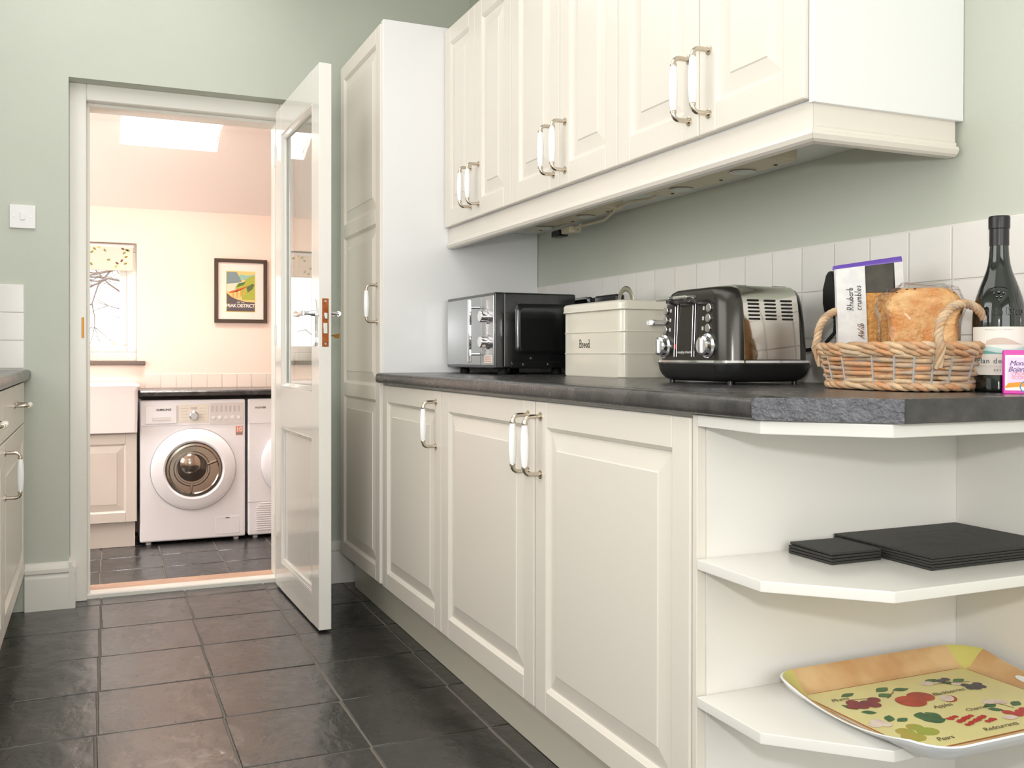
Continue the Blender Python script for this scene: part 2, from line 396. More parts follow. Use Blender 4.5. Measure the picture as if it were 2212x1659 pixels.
# door frame + threshold
fr = MB()
for x0, x1, s in ((OX0, -.026, 1), (.722, OX1, -1)):
    fr.box(x0, x1, 4.13, 4.20, .0, OZ, .003)
    e = x1 if s > 0 else x0
    fr.box(e-(.012 if s < 0 else 0), e+(.012 if s > 0 else 0), 4.175, 4.215, .0, 1.955, .002)
    fr.box(x0, x1, 4.20, 4.34, .0, OZ)
fr.box(-.026, .722, 4.13, 4.20, 1.968, OZ, .003).box(-.026, .722, 4.175, 4.215, 1.955, 1.968, .002).box(-.026, .722, 4.20, 4.34, 1.968, OZ)
fr_o = struct(fr.build('trim_1', trim_white), 'white painted frame of the doorway')
MB().box(-.0440, -.0350, 4.127, 4.1315, 1.035, 1.115, .001).build('strike_plate', brass, fr_o)
th = struct(MB().box(OX0, OX1, 4.16, 4.235, -.1, .018, .004).build('trim_2', trim_white), 'white sill strip across the doorway floor')
MB().box(OX0, OX1, 4.236, 4.36, -.1, .012, .006, 2).build('wood_step', wood_m, th)

# ------------------------------------------------------------------ utility room shell
UX0, UX1 = -1.3, 1.9
uf = struct(MB().box(UX0-.1, UX1+.1, 4.35, YU+.1, ZU-.1, ZU-.005).build('floor_utility', grout), 'slate floor of the utility room beyond the door')
ut = MB().box(-.152, .152, -.16, .16, -.01, 0, .0018).build('tile', slate, uf)
first = True
for i in range(-4, 6):
    for j in range(7):
        cx = .04+.311*(i+.5); cy = 6.095-.33*(j-.5)-(.0 if i != 2 else .0)
        if cy-.16 < 4.35 or cx < UX0+.15: continue
        o = ut if first else ut.copy()
        if not first: COL.objects.link(o); o.parent = uf
        first = False
        o.location = (cx+(cy-6)*.02, cy, ZU+random.uniform(-.001, 0)); o.rotation_euler = (random.uniform(-.003, .003), random.uniform(-.003, .003), 0)
WX0, WX1, WZ0, WZ1 = -.42, .252, .93, 1.682
ub = MB().box(UX0, WX0, YU, YU+.28, ZU-.1, 3.1).box(WX1, UX1, YU, YU+.28, ZU-.1, 3.1).box(WX0, WX1, YU, YU+.28, ZU-.1, WZ0).box(WX0, WX1, YU, YU+.28, WZ1, 3.1)
ubo = struct(ub.build('wall_utility_back', util_wall, smooth=0), 'cream back wall of the utility room')
struct(MB().box(UX0-.1, UX0, 4.35, 4.65, ZU-.1, 3.1).box(UX0-.1, UX0, 5.95, YU+.28, ZU-.1, 3.1).box(UX0-.1, UX0, 4.65, 5.95, ZU-.1, .65).box(UX0-.1, UX0, 4.65, 5.95, 1.85, 3.1).build('wall_utility_left', util_wall, smooth=0))  # unseen wall, hole added so the utility fill can sit in it
struct(MB().box(UX1, UX1+.1, 4.35, YU+.28, ZU-.1, 3.1).build('wall_utility_right', util_wall, smooth=0))
struct(MB().box(UX0, OX0, 4.35, 4.37, ZU-.1, 3.1).box(OX1, UX1, 4.35, 4.37, ZU-.1, 3.1).box(OX0, OX1, 4.35, 4.37, OZ, 3.1).box(OX0, OX1, 4.35, 4.37, ZU-.1, 0).build('wall_utility_front', util_wall, smooth=0))
# ceiling: flat part, slope, skylight shaft
SX0, SX1, SYa, SYb = .14, .685, 5.535, 6.065
ZF, YK, K = 2.295, 5.885, .55
zs = lambda y: 1.905+K*(YU-y)
def slab(mb, x0, x1, y0, y1):
    T = .05
    za, zb = (ZF if y0 < YK-1e-6 else zs(y0)), (ZF if y1 <= YK+1e-6 else zs(y1))
    mb.add([(x0, y0, za), (x1, y0, za), (x1, y1, zb), (x0, y1, zb), (x0, y0, za+T), (x1, y0, za+T), (x1, y1, zb+T), (x0, y1, zb+T)],
           [[0, 3, 2, 1], [4, 5, 6, 7], [0, 1, 5, 4], [1, 2, 6, 5], [2, 3, 7, 6], [3, 0, 4, 7]])
uc = MB()
slab(uc, UX0, SX0, 4.35, YK); slab(uc, SX1, UX1, 4.35, YK); slab(uc, SX0, SX1, 4.35, SYa)
slab(uc, UX0, SX0, YK, YU); slab(uc, SX1, UX1, YK, YU); slab(uc, SX0, SX1, SYb, YU)
struct(uc.build('ceiling_utility', util_ceil, smooth=0), 'pale sloping ceiling of the utility room')
sh = MB().box(SX0-.03, SX0, SYa-.03, SYb+.03, 2.34, 3.0).box(SX1, SX1+.03, SYa-.03, SYb+.03, 2.34, 3.0).box(SX0, SX1, SYa-.03, SYa, 2.34, 3.0).box(SX0, SX1, SYb, SYb+.03, zs(SYb)+.05, 3.0)
for xa, xb in ((SX0-.03, SX0), (SX1, SX1+.03)):
    sh.prism([(YK, 2.34), (SYb+.03, 2.34), (SYb+.03, zs(SYb+.03)+.02), (YK, zs(YK)+.02)], xa, xb, fn=lambda a, b, c: (c, a, b))
wsk = struct(sh.build('window_2', util_ceil, smooth=0), 'skylight shaft in the utility room ceiling')
MB().box(SX0-.05, SX1+.05, SYa-.05, SYb+.05, 3.0, 3.012).build('pane', pane_m, wsk)
# utility window
wf = MB()
yw0, yw1 = YU+.05, YU+.12
f_ = .055
wf.box(WX0, WX1, yw0, yw1, WZ0, WZ0+f_, .004).box(WX0, WX1, yw0, yw1, WZ1-f_, WZ1, .004).box(WX0, WX0+f_, yw0, yw1, WZ0+f_, WZ1-f_, .004).box(WX1-f_, WX1, yw0, yw1, WZ0+f_, WZ1-f_, .004)
g_ = .045
wf.box(WX0+f_, WX1-f_, yw0+.012, yw1-.01, WZ0+f_, WZ0+f_+g_, .005).box(WX0+f_, WX1-f_, yw0+.012, yw1-.01, WZ1-f_-g_, WZ1-f_, .005)
wf.box(WX0+f_, WX0+f_+g_, yw0+.012, yw1-.01, WZ0+f_+g_, WZ1-f_-g_, .005).box(WX1-f_-g_, WX1-f_, yw0+.012, yw1-.01, WZ0+f_+g_, WZ1-f_-g_, .005)
w1 = struct(wf.build('window_1', trim_white), 'white framed window of the utility room')
MB().box(WX0+f_+g_-.005, WX1-f_-g_+.005, YU+.085, YU+.091, WZ0+f_+g_-.005, WZ1-f_-g_+.005).build('pane', pane_m, w1)
MB().box(WX0-.05, WX1+.05, YU-.035, YU+.05, WZ0-.028, WZ0, .004).build('window_sill', sill_m, w1)
# utility splash tiles
ust = MB().box(-.0468, .0468, -.003, .003, -.045, .045, .0016).build('tile', tile_cream, ubo)
for k in range(13):
    o = ust if k == 0 else ust.copy()
    if k: COL.objects.link(o); o.parent = ubo
    o.location = (.30+.0956*(k+.5), YU-.003, .80)

# ------------------------------------------------------------------ outside the utility window
gnd = struct(MB().box(-14, 14, 6.95, 40, -.35, -.3).build('ground', ground_m), 'gravel outside the window')
fe = thing('picket_fence', 'pale timber picket fence seen through the utility window', 'fence', (-.3, 10.2, -.3))
pk = MB().prism([(-.045, 0), (.045, 0), (.045, 1.15), (0, 1.22), (-.045, 1.15)], -.01, .01, fn=lambda a, b, c: (-.3+a, 10.2+c, -.3+b)).build('picket', fence_m, fe)
for k in range(-9, 10):
    if k == 0: continue
    copy_at(pk, fe, (k*.16, 0, k*.06))
for z in (.55, .95):
    MB().add([(-2.0, 10.215, z-.95), (1.4, 10.215, z+.32), (1.4, 10.215, z+.40), (-2.0, 10.215, z-.87), (-2.0, 10.25, z-.95), (1.4, 10.25, z+.32), (1.4, 10.25, z+.40), (-2.0, 10.25, z-.87)],
             [[0, 1, 2, 3], [4, 7, 6, 5], [0, 4, 5, 1], [1, 5, 6, 2], [2, 6, 7, 3], [3, 7, 4, 0]]).map(lambda p: (p.x, p.y, p.z-.3)).build('rail', fence_m, fe)
def tree(x, y, h, label, seed):
    rg = random.Random(seed); t = thing('bare_tree', label, 'tree', (x, y, -.3), 'bare trees outside the utility window')
    tr = MB().tube([(x, y, -.3), (x+.06, y, h*.3), (x, y+.1, h*.6), (x+.1, y, h)], [.10, .08, .06, .03], 8); tr.build('trunk', bark, t)
    br = MB()
    def grow(p, d, ln, r, dep):
        q = p+d*ln; br.tube([p, (p+q)/2+Vector((rg.uniform(-1, 1), rg.uniform(-1, 1), rg.uniform(-1, 1)))*ln*.08, q], [r, r*.8, r*.6], 4, caps=False)
        if dep:
            for _ in range(3):
                nd = (d+Vector((rg.uniform(-1, 1), rg.uniform(-1, 1), rg.uniform(-.5, .8)))*.75).normalized(); grow(q, nd, ln*.72, r*.62, dep-1)
    for k in range(16):
        a = rg.uniform(0, 2*PI); z = rg.uniform(.1, .98)*h
        grow(Vector((x, y, z)), Vector((math.cos(a), math.sin(a), rg.uniform(-.1, .6))).normalized(), h*.2, .020, 4)
    br.build('branches', bark, t)['kind'] = 'stuff'
tree(.75, 12.6, 3.2, 'bare tree nearest the fence in the utility window view', 1)
tree(.5, 18.8, 4.6, 'larger bare tree further back in the utility window view', 2)

# ------------------------------------------------------------------ cabinet doors and handles
def door_mb(u0, u1, z0, z1, openings=None, fw=.058, t=.02, fn=None):
    """frame of stiles and rails with raised panels; local (u, depth, z), depth 0 = front face, negative into the body"""
    mb = MB()
    ops = openings or [(z0+fw, z1-fw)]
    fr_ = MB()
    fr_.box(u0, u0+fw, -t, 0, z0, z1, .003, 2).box(u1-fw, u1, -t, 0, z0, z1, .003, 2)
    zz = [z0]+[q for o_ in ops for q in o_]+[z1]
    for a, b in zip(zz[0::2], zz[1::2]): fr_.box(u0+fw, u1-fw, -t, 0, a, b, .0022, 1)
    mb.add(fr_.v, fr_.f)
    for a, b in ops:
        rings = [(0, -.002), (.005, -.006), (.008, -.0095), (.012, -.0095), (.046, -.0035), (.0485, -.0012)]
        vs = []; fs = []
        for ins, dp in rings:
            vs += [(u0+fw+ins, dp, a+ins), (u1-fw-ins, dp, a+ins), (u1-fw-ins, dp, b-ins), (u0+fw+ins, dp, b-ins)]
        for k in range(len(rings)-1):
            for i in range(4): fs.append([k*4+i, k*4+(i+1) % 4, (k+1)*4+(i+1) % 4, (k+1)*4+i])
        fs.append([(len(rings)-1)*4+i for i in range(4)])
        vs2 = [(u0+fw, -t+.001, a), (u1-fw, -t+.001, a), (u1-fw, -t+.001, b), (u0+fw, -t+.001, b)]
        n = len(vs); fs.append([n+3, n+2, n+1, n]); 
        for i in range(4): fs.append([n+i, n+(i+1) % 4, (i+1) % 4, i])
        mb.add(vs+vs2, fs)
    if fn: mb.map(lambda p: fn(p.x, p.y, p.z))
    return mb
faceL = lambda X: (lambda u, d, z: (X-d, u, z))        # face looks to -X
faceR = lambda X: (lambda u, d, z: (X+d, u, z))        # face looks to +X
HL, HP = .132, .04
def handle_meshes(sgn, horiz=False):
    r = .0052; out = []
    def arm(z, s):
        return [(0, 0, z), (sgn*(HP-.014), 0, z)]+[(sgn*(HP-.014+.014*math.sin(a)), 0, z-s*(.014-.014*math.cos(a))) for a in (PI/8, PI/4, 3*PI/8, PI/2)]+[(sgn*HP, 0, z-s*.019)]
    for z, s in ((HL/2, 1), (-HL/2, -1)):
        m = MB().tube(arm(z, s), r, 10)
        m.lathe([(.0105, 0), (.0105, sgn*.002), (.007, sgn*.0034)], (0, 0, z), 'x', 16)
        zz = z-s*.016
        m.lathe([(.0066, zz-.003), (.0074, zz), (.0066, zz+.003)], (sgn*HP, 0, 0), 'z', 12)
        out.append((m, 'handle_post', nickel))
    g = MB(); L2 = HL/2-.019
    g.lathe([(.0062, -L2), (.0075, -L2*.85), (.0092, -L2*.45), (.0098, 0), (.0092, L2*.45), (.0075, L2*.85), (.0062, L2)], (sgn*HP, 0, 0), 'z', 16)
    out.append((g, 'handle_grip', ceramic))
    if horiz:
        for q in out: q[0].map(lambda p: (p.x, p.z, p.y))
    return out
_hc = {}
def handle(door, loc, sgn=-1, horiz=False):
    k = (sgn, horiz); rel = Vector(loc)-Vector(door.parent.location)
    if k not in _hc:
        _hc[k] = []
        for m, nm, mt in handle_meshes(sgn, horiz):
            a = m.build(nm, mt); a.parent = door; a.location = rel; _hc[k].append(a)
            if nm == 'handle_grip': a['label'] = 'white ceramic grip'
    else:
        for o in _hc[k]: copy_at(o, door, rel)

XF = .935       # base and tall door face
# base cabinets
base_spec = [(2.672, 3.298, 2.672+.046, 'cream base cabinet beside the tall larder cupboard, handle on the near side', 'a'),
             (2.020, 2.668, 2.020+.034, 'cream base cabinet between two others under the dark worktop', 'b'),
             (1.384, 2.016, 2.016-.030, 'widest-looking cream base cabinet next to the open corner shelves', 'c')]
for y0, y1, hy, lab, _ in base_spec:
    c = thing('base_cabinet', lab, 'cabinet', (XF, (y0+y1)/2, .15), 'base cabinets under the right worktop')
    MB().box(XF+.021, XW-.006, y0-.001, y1+.001, .15, .868).build('carcass', shelf_white, c)
    d = door_mb(y0+.0015, y1-.0015, .152, .862, fn=faceL(XF)).build('door', cream, c, smooth=8)
    handle(d, (XF, hy, .763))
ep = tag(MB().box(XF+.003, XF+.021, 1.369, 1.3825, .15, .868, .001).build('filler_strip', cream, origin=(XF, 1.37, .15)), 'narrow cream filler strip between base cabinet and corner shelves', 'trim')
# tall cabinet
c = thing('tall_cabinet', 'tall cream larder cupboard with three-panel door behind the open door', 'cabinet', (XF, 3.62, .15))
MB().box(XF+.021, XW-.03, 3.345, 3.935, .15, 2.150).build('carcass', cream, c)
MB().box(XF+.008, XW-.002, 3.318, 3.343, .15, 2.162, .001).build('end_panel', panel_white, c)
d = door_mb(3.332, 3.928, .152, 2.150, [(.208, .805), (.858, 1.443), (1.497, 2.09)], fn=faceL(XF)).build('door', cream, c, smooth=8)
handle(d, (XF, 3.367, 1.154))
# plinth
pl = tag(MB().box(1.0, 1.016, 1.375, 3.94, .0, .148, .001).build('plinth', plinth_m, origin=(1.0, 2.6, 0)), 'long cream kickboard below the base cabinets', 'kickboard')
# worktop
wpoly = [(.915, 3.316), (.915, 1.196), (1.072, 1.045), (XW-.001, 1.045), (XW-.001, 3.316)]
wo = thing('worktop', 'dark slate-effect worktop along the right wall', 'worktop', (1.2, 2.2, .87))
wm = MB()
# postformed front edge: profile (x,z) swept along y, then body prism
prof = [(.93, .870), (.921, .871), (.9165, .875), (.915, .882), (.915, .892), (.9175, .900), (.924, .9045), (.935, .906)]
wm.prism([(a, b) for a, b in prof]+[(.96, .906), (.96, .870)], 1.1945, 3.316, fn=lambda a, b, c: (a, c, b))
wm.prism([(.955, 3.316), (.955, 1.1575), (1.072, 1.0445), (XW-.001, 1.0445), (XW-.001, 3.316)], .870, .906)
wm.prism([(.917, 1.1955), (.957, 1.157), (.957, 1.1955)], .8715, .9045)
wm.build('slab', wtop, wo)
e = Vector((.157, -.151, 0)).normalized()
st = plane_fn((.915, 1.196, .8705), e, (0, 0, 1)); Ld = .2178
rr = .009
poly = [(.002+rr-rr*math.cos(a), rr-rr*math.sin(a)) for a in (0, PI/6, PI/3, PI/2)]+[(Ld, 0), (Ld, .0345)]+[(.002+rr-rr*math.cos(a), .0345-rr+rr*math.sin(a)) for a in (PI/2, PI/3, PI/6, 0)]
MB().prism(poly, 0, .0012, fn=lambda a, b, c: st(a, b, c)).build('edging_strip', wtop_edge, wo)
MB().box(1.0715, XW-.001, 1.0435, 1.0449, .8705, .9055, .0004).build('edging_strip', wtop, wo)
# open corner shelf unit
cs = thing('corner_shelf_unit', 'ivory open corner shelf unit at the near end of the worktop', 'shelf unit', (1.24, 1.2, 0))
MB().box(XF+.021, XW-.006, 1.3655, 1.381, .0, .845).build('side_panel', shelf_white, cs)
MB().box(XW-.016, XW-.001, 1.0, 1.365, .0, .845).build('back_panel', shelf_white, cs)
def shelf(z1, th, ov=0.):
    p = [(XF-ov, 1.365), (XF-ov, 1.195), (1.072, 1.062-ov), (XW-.017, 1.062-ov), (XW-.017, 1.365)]
    MB().prism(p, z1-th, z1, .0022, seg=2).build('shelf', shelf_white, cs)
MB().prism([(XF, 1.3645), (XF, 1.197), (1.07, 1.064), (XW-.001, 1.064), (XW-.001, 1.3645)], .848, .869, .0016).build('shelf', shelf_white, cs)
shelf(.624, .018); shelf(.391, .018); shelf(.158, .018)
MB().box(1.17, XW-.02, 1.12, 1.13, 0, .138).build('kickboard', plinth_m, cs)

# wall cabinets
XU = 1.172
ub_ = [3.316, 3.012, 2.706, 2.372, 2.052, 1.708, 1.379]
wl = ['cream wall cabinet at the far end beside the tall larder cupboard', 'cream wall cabinet in the middle of the upper row', 'cream wall cabinet at the near end of the upper row']
for k in range(3):
    ya, ym, yb = ub_[2*k], ub_[2*k+1], ub_[2*k+2]
    c = thing('wall_cabinet', wl[k], 'cabinet', (XU, ym, 1.428), 'wall cabinets on the right wall')
    MB().box(XU+.021, XW-.001, yb+.001, ya-.001, 1.428, 2.150).build('carcass', panel_white, c)
    for a, b, hy in ((ym, ya, ym+.036), (yb, ym, ym-.036)):
        d = door_mb(a+.0015, b-.0015, 1.432, 2.146, fn=faceL(XU)).build('door', cream, c, smooth=8); handle(d, (XU, hy, 1.537))
    if k == 2: MB().box(XU+.010, XW-.001, 1.3655, 1.3785, 1.424, 2.156, .001).build('end_panel', panel_white, c)
# pelmet (light rail) with moulded lower edge
pel = [(0, 1.427), (0, 1.385), (-.003, 1.382), (-.003, 1.376), (-.008, 1.374), (-.010, 1.368), (-.006, 1.360), (0, 1.356), (.018, 1.356), (.018, 1.427)]
po = thing('pelmet', 'cream moulded light rail under the wall cabinets', 'pelmet', (1.19, 2.3, 1.356))
def mitre(r0, r1):
    n = len(pel); fs = [[i, (i+1) % n, n+(i+1) % n, n+i] for i in range(n)]+[list(range(n))[::-1], [n+i for i in range(n)]]
    return MB().add([r0(*p) for p in pel]+[r1(*p) for p in pel], fs)
corner = lambda a, b: (1.190+a, 1.376+a, b)
mitre(lambda a, b: (1.190+a, 3.314, b), corner).build('front_rail', cream, po, smooth=20)
mitre(lambda a, b: (1.1902+a, 1.3758+a, b), lambda a, b: (XW-.012, 1.376+a, b)).build('end_rail', cream, po, smooth=20)
# under cabinet lamp strips
for k, (ya, yb, lab) in enumerate(((3.02, 2.45, 'cream lamp strip with loose wires under the far wall cabinets'), (2.20, 1.69, 'cream lamp strip with two round lenses under the near wall cabinets'))):
    s_ = thing('under_cabinet_light', lab, 'lamp strip', (1.36, (ya+yb)/2, 1.396), 'lamp strips under the wall cabinets')
    MB().box(1.28, 1.42, yb, ya, 1.396, 1.4275, .004).build('plate', strip_m, s_)
    for q in (.22, .72):
        y = ya+(yb-ya)*q
        MB().lathe([(.030, 0), (.031, -.003), (.027, -.004)], (1.38, y, 1.396), 'z', 20).build('lens_ring', steel, s_)
        MB().lathe([(.026, 0), (.026, -.0045)], (1.38, y, 1.396), 'z', 20).build('lens', strip_glass, s_)
    for q in (.08, .5, .9): MB().lathe([(.005, 0), (.004, -.002)], (1.40, ya+(yb-ya)*q, 1.396), 'z', 8).build('screw', black_plastic, s_)
wv = tag(MB().tube([(1.40, 2.2, 1.41), (1.41, 2.28, 1.402), (1.395, 2.36, 1.405), (1.40, 2.46, 1.40)], .004, 6).tube([(1.40, 2.47, 1.392), (1.44, 2.6, 1.385), (1.42, 2.72, 1.38), (1.45, 2.85, 1.385), (1.44, 2.98, 1.39)], .004, 6).tube([(1.42, 2.72, 1.384), (1.45, 2.78, 1.372), (1.43, 2.86, 1.378)], .004, 6)
         .box(1.42, 1.455, 2.80, 2.86, 1.37, 1.392, .003).build('loose_wire', strip_m, origin=(1.42, 2.6, 1.4)), 'loose cream wiring hanging under the wall cabinets', 'wire')
tag(MB().box(1.425, 1.462, 2.885, 2.945, 1.368, 1.3895, .003).build('cable_connector', black_plastic, origin=(1.44, 2.91, 1.37)), 'small black cable connector under the far wall cabinet', 'connector')

# ------------------------------------------------------------------ left units
XLf = -.238
lc = thing('base_cabinet', 'cream base cabinet with drawer at the left edge beside the green wall', 'cabinet', (XLf, 3.55, .15))
MB().box(XL+.03, XLf-.021, 3.09, 4.03, .15, .872).build('carcass', shelf_white, lc)
d = door_mb(3.095, 4.0, .152, .712, fn=faceR(XLf)).build('door', cream, lc, smooth=8); handle(d, (XLf, 3.16, .615), 1)
d = MB().box(XLf-.02, XLf, 3.095, 4.0, .717, .866, .003, 2).build('drawer', cream, lc); handle(d, (XLf, 3.60, .80), 1, True)
lc2 = thing('base_cabinet', 'cream base cabinet on the left, mostly outside the frame', 'cabinet', (XLf, 2.6, .15))
MB().box(XL+.03, XLf-.021, 2.12, 3.088, .15, .872).build('carcass', shelf_white, lc2)
d = door_mb(2.125, 3.085, .152, .712, fn=faceR(XLf)).build('door', cream, lc2, smooth=8); handle(d, (XLf, 2.19, .615), 1)
d = MB().box(XLf-.02, XLf, 2.125, 3.085, .717, .866, .003, 2).build('drawer', cream, lc2); handle(d, (XLf, 2.6, .80), 1, True)
tag(MB().box(XLf-.07, XLf-.055, 2.12, 4.03, 0, .148).build('plinth', plinth_m, origin=(XLf-.06, 3, 0)), 'cream kickboard below the left base cabinet', 'kickboard')
tag(MB().prism([(XL, .874), (-.228, .874), (-.2205, .877), (-.218, .884), (-.218, .902), (-.2215, .909), (-.23, .912), (XL, .912)], 2.12, YB-.001, fn=lambda a, b, c: (a, c, b)).build('worktop', wtop, origin=(-.5, 3, .874)), 'dark worktop on the left unit beside the light switch wall', 'worktop')
# light switch
sw = thing('light_switch', 'white single light switch on the green wall left of the doorway', 'switch', (-.245, YB, 1.443))
MB().box(-.289, -.201, YB-.010, YB, 1.443, 1.531, .003, 2).build('plate', plastic_white, sw)
MB().box(-.2535, -.2365, YB-.0135, YB-.009, 1.474, 1.504, .0015).build('rocker', plastic_white, sw)
for x in (-.275, -.215): MB().lathe([(.0035, 0), (.003, -.0012)], (x, YB-.010, 1.488), 'y', 10).build('screw', steel, sw)

# ------------------------------------------------------------------ open door
H0 = Vector((.700, 4.095, .008)); DU = Vector((.018, -.762, 0)).normalized(); DN = Vector((-DU.y, DU.x, 0))
dfn = lambda u, v, z: H0+DU*u+DN*v+Vector((0, 0, z))
def dmap(mb): return mb.map(lambda p: dfn(p.x, p.y, p.z))
do = bpy.data.objects.new('door_1', None); COL.objects.link(do); do.location = H0; struct(do, 'white half-glazed door standing open into the kitchen')
DWd, DT, DH = .762, .044, 1.978
PZ0, PZ1, QZ0, QZ1, SW = .828, 1.862, .108, .668, .105
lf = MB().box(0, SW, 0, DT, 0, DH, .002).box(DWd-SW, DWd, 0, DT, 0, DH, .002)
for a, b in ((0, QZ0), (QZ1, PZ0), (PZ1, DH)): lf.box(SW, DWd-SW, 0.0003, DT-.0003, a, b)
dmap(lf).build('leaf', gloss_white, do)
dmap(MB().box(SW, DWd-SW, .014, DT-.014, QZ0, QZ1)).build('lower_panel', gloss_white, do)
dmap(MB().box(SW, DWd-SW, .020, .024, PZ0, PZ1)).build('glass_pane', glass_m, do)
ogee = [(0, .002), (.006, .0), (.010, .005), (.016, .008), (.020, .014), (.020, .0195), (0, .0195)]
for z0, z1, dp in ((PZ0, PZ1, 1.), (QZ0, QZ1, .7)):
    mo = MB(); pf = [(a, b*dp) for a, b in ogee]
    u0, u1 = SW, DWd-SW
    def ring(q):
        a, b = q; return [(u0+a, b, z0+a), (u1-a, b, z0+a), (u1-a, b, z1-a), (u0+a, b, z1-a)]
    vs = [p for q in pf for p in ring(q)]; n = len(pf); fs = []
    for k in range(n):
        for i in range(4): fs.append([k*4+i, k*4+(i+1) % 4, ((k+1) % n)*4+(i+1) % 4, ((k+1) % n)*4+i])
    mo.add(vs, fs); dmap(mo).build('moulding', gloss_white, do)
lk = dmap(MB().box(DWd, DWd+.0015, .0105, .0335, .990, 1.158, .0006)).build('lock_plate', copper, do)
dmap(MB().box(DWd+.001, DWd+.010, .016, .028, 1.086, 1.108, .002)).build('latch_bolt', chrome, lk)
dmap(MB().box(DWd+.001, DWd+.0025, .015, .029, 1.036, 1.072, .0005)).build('dead_bolt', chrome, lk)
for z in (1.148, 1.0): dmap(MB().lathe([(.005, DWd+.001), (.004, DWd+.0026)], (0, .022, z), 'x', 10)).build('screw', steel, lk)
for side, v0 in ((-1, 0), (1, DT)):
    pz0, pz1 = .992, 1.158
    pts = [(-.016, pz0), (.016, pz0), (.021, pz0+.012), (.021, pz0+.03), (.017, pz0+.05), (.019, pz0+.08), (.023, pz0+.11), (.021, pz1-.012), (.010, pz1), (-.010, pz1), (-.021, pz1-.012), (-.023, pz0+.11), (-.019, pz0+.08), (-.017, pz0+.05), (-.021, pz0+.03), (-.021, pz0+.012)]
    uc_ = DWd-.058
    hd = dmap(MB().prism([(uc_+a, b) for a, b in pts], 0, .006, .001, fn=lambda a, b, c: (a, v0+side*c, b))).build('back_plate', chrome, do)
    dmap(MB().lathe([(.011, 0), (.011, .006), (.007, .012), (.0065, .03), (.008, .034)], (0, 0, 0), 'z', 14).map(lambda p: (uc_+p.x, v0+side*(.006+p.z), 1.108+p.y))).build('rose', chrome, hd)
    dmap(MB().tube([(uc_, v0+side*.040, 1.108), (uc_-.03, v0+side*.046, 1.107), (uc_-.06, v0+side*.047, 1.104), (uc_-.085, v0+side*.046, 1.106), (uc_-.108, v0+side*.045, 1.108)], [.009, .0065, .0075, .009, .0105], 12)).build('lever', chrome, hd)
ky = dmap(MB().tube([(DWd-.058, DT+.006, 1.03), (DWd-.058, DT+.024, 1.03)], .0025, 8).prism([(DT+.022, 1.027), (DT+.026, 1.034), (DT+.042, 1.038), (DT+.044, 1.030), (DT+.040, 1.020), (DT+.030, 1.019)], DWd-.0592, DWd-.0568, fn=lambda a, b, c: (c, a, b))).build('key', brass, do)
for z in (.2, 1.0, 1.75): dmap(MB().lathe([(.007, z), (.007, z+.09)], (-.004, .0, 0), 'z', 10)).build('hinge', gloss_white, do)

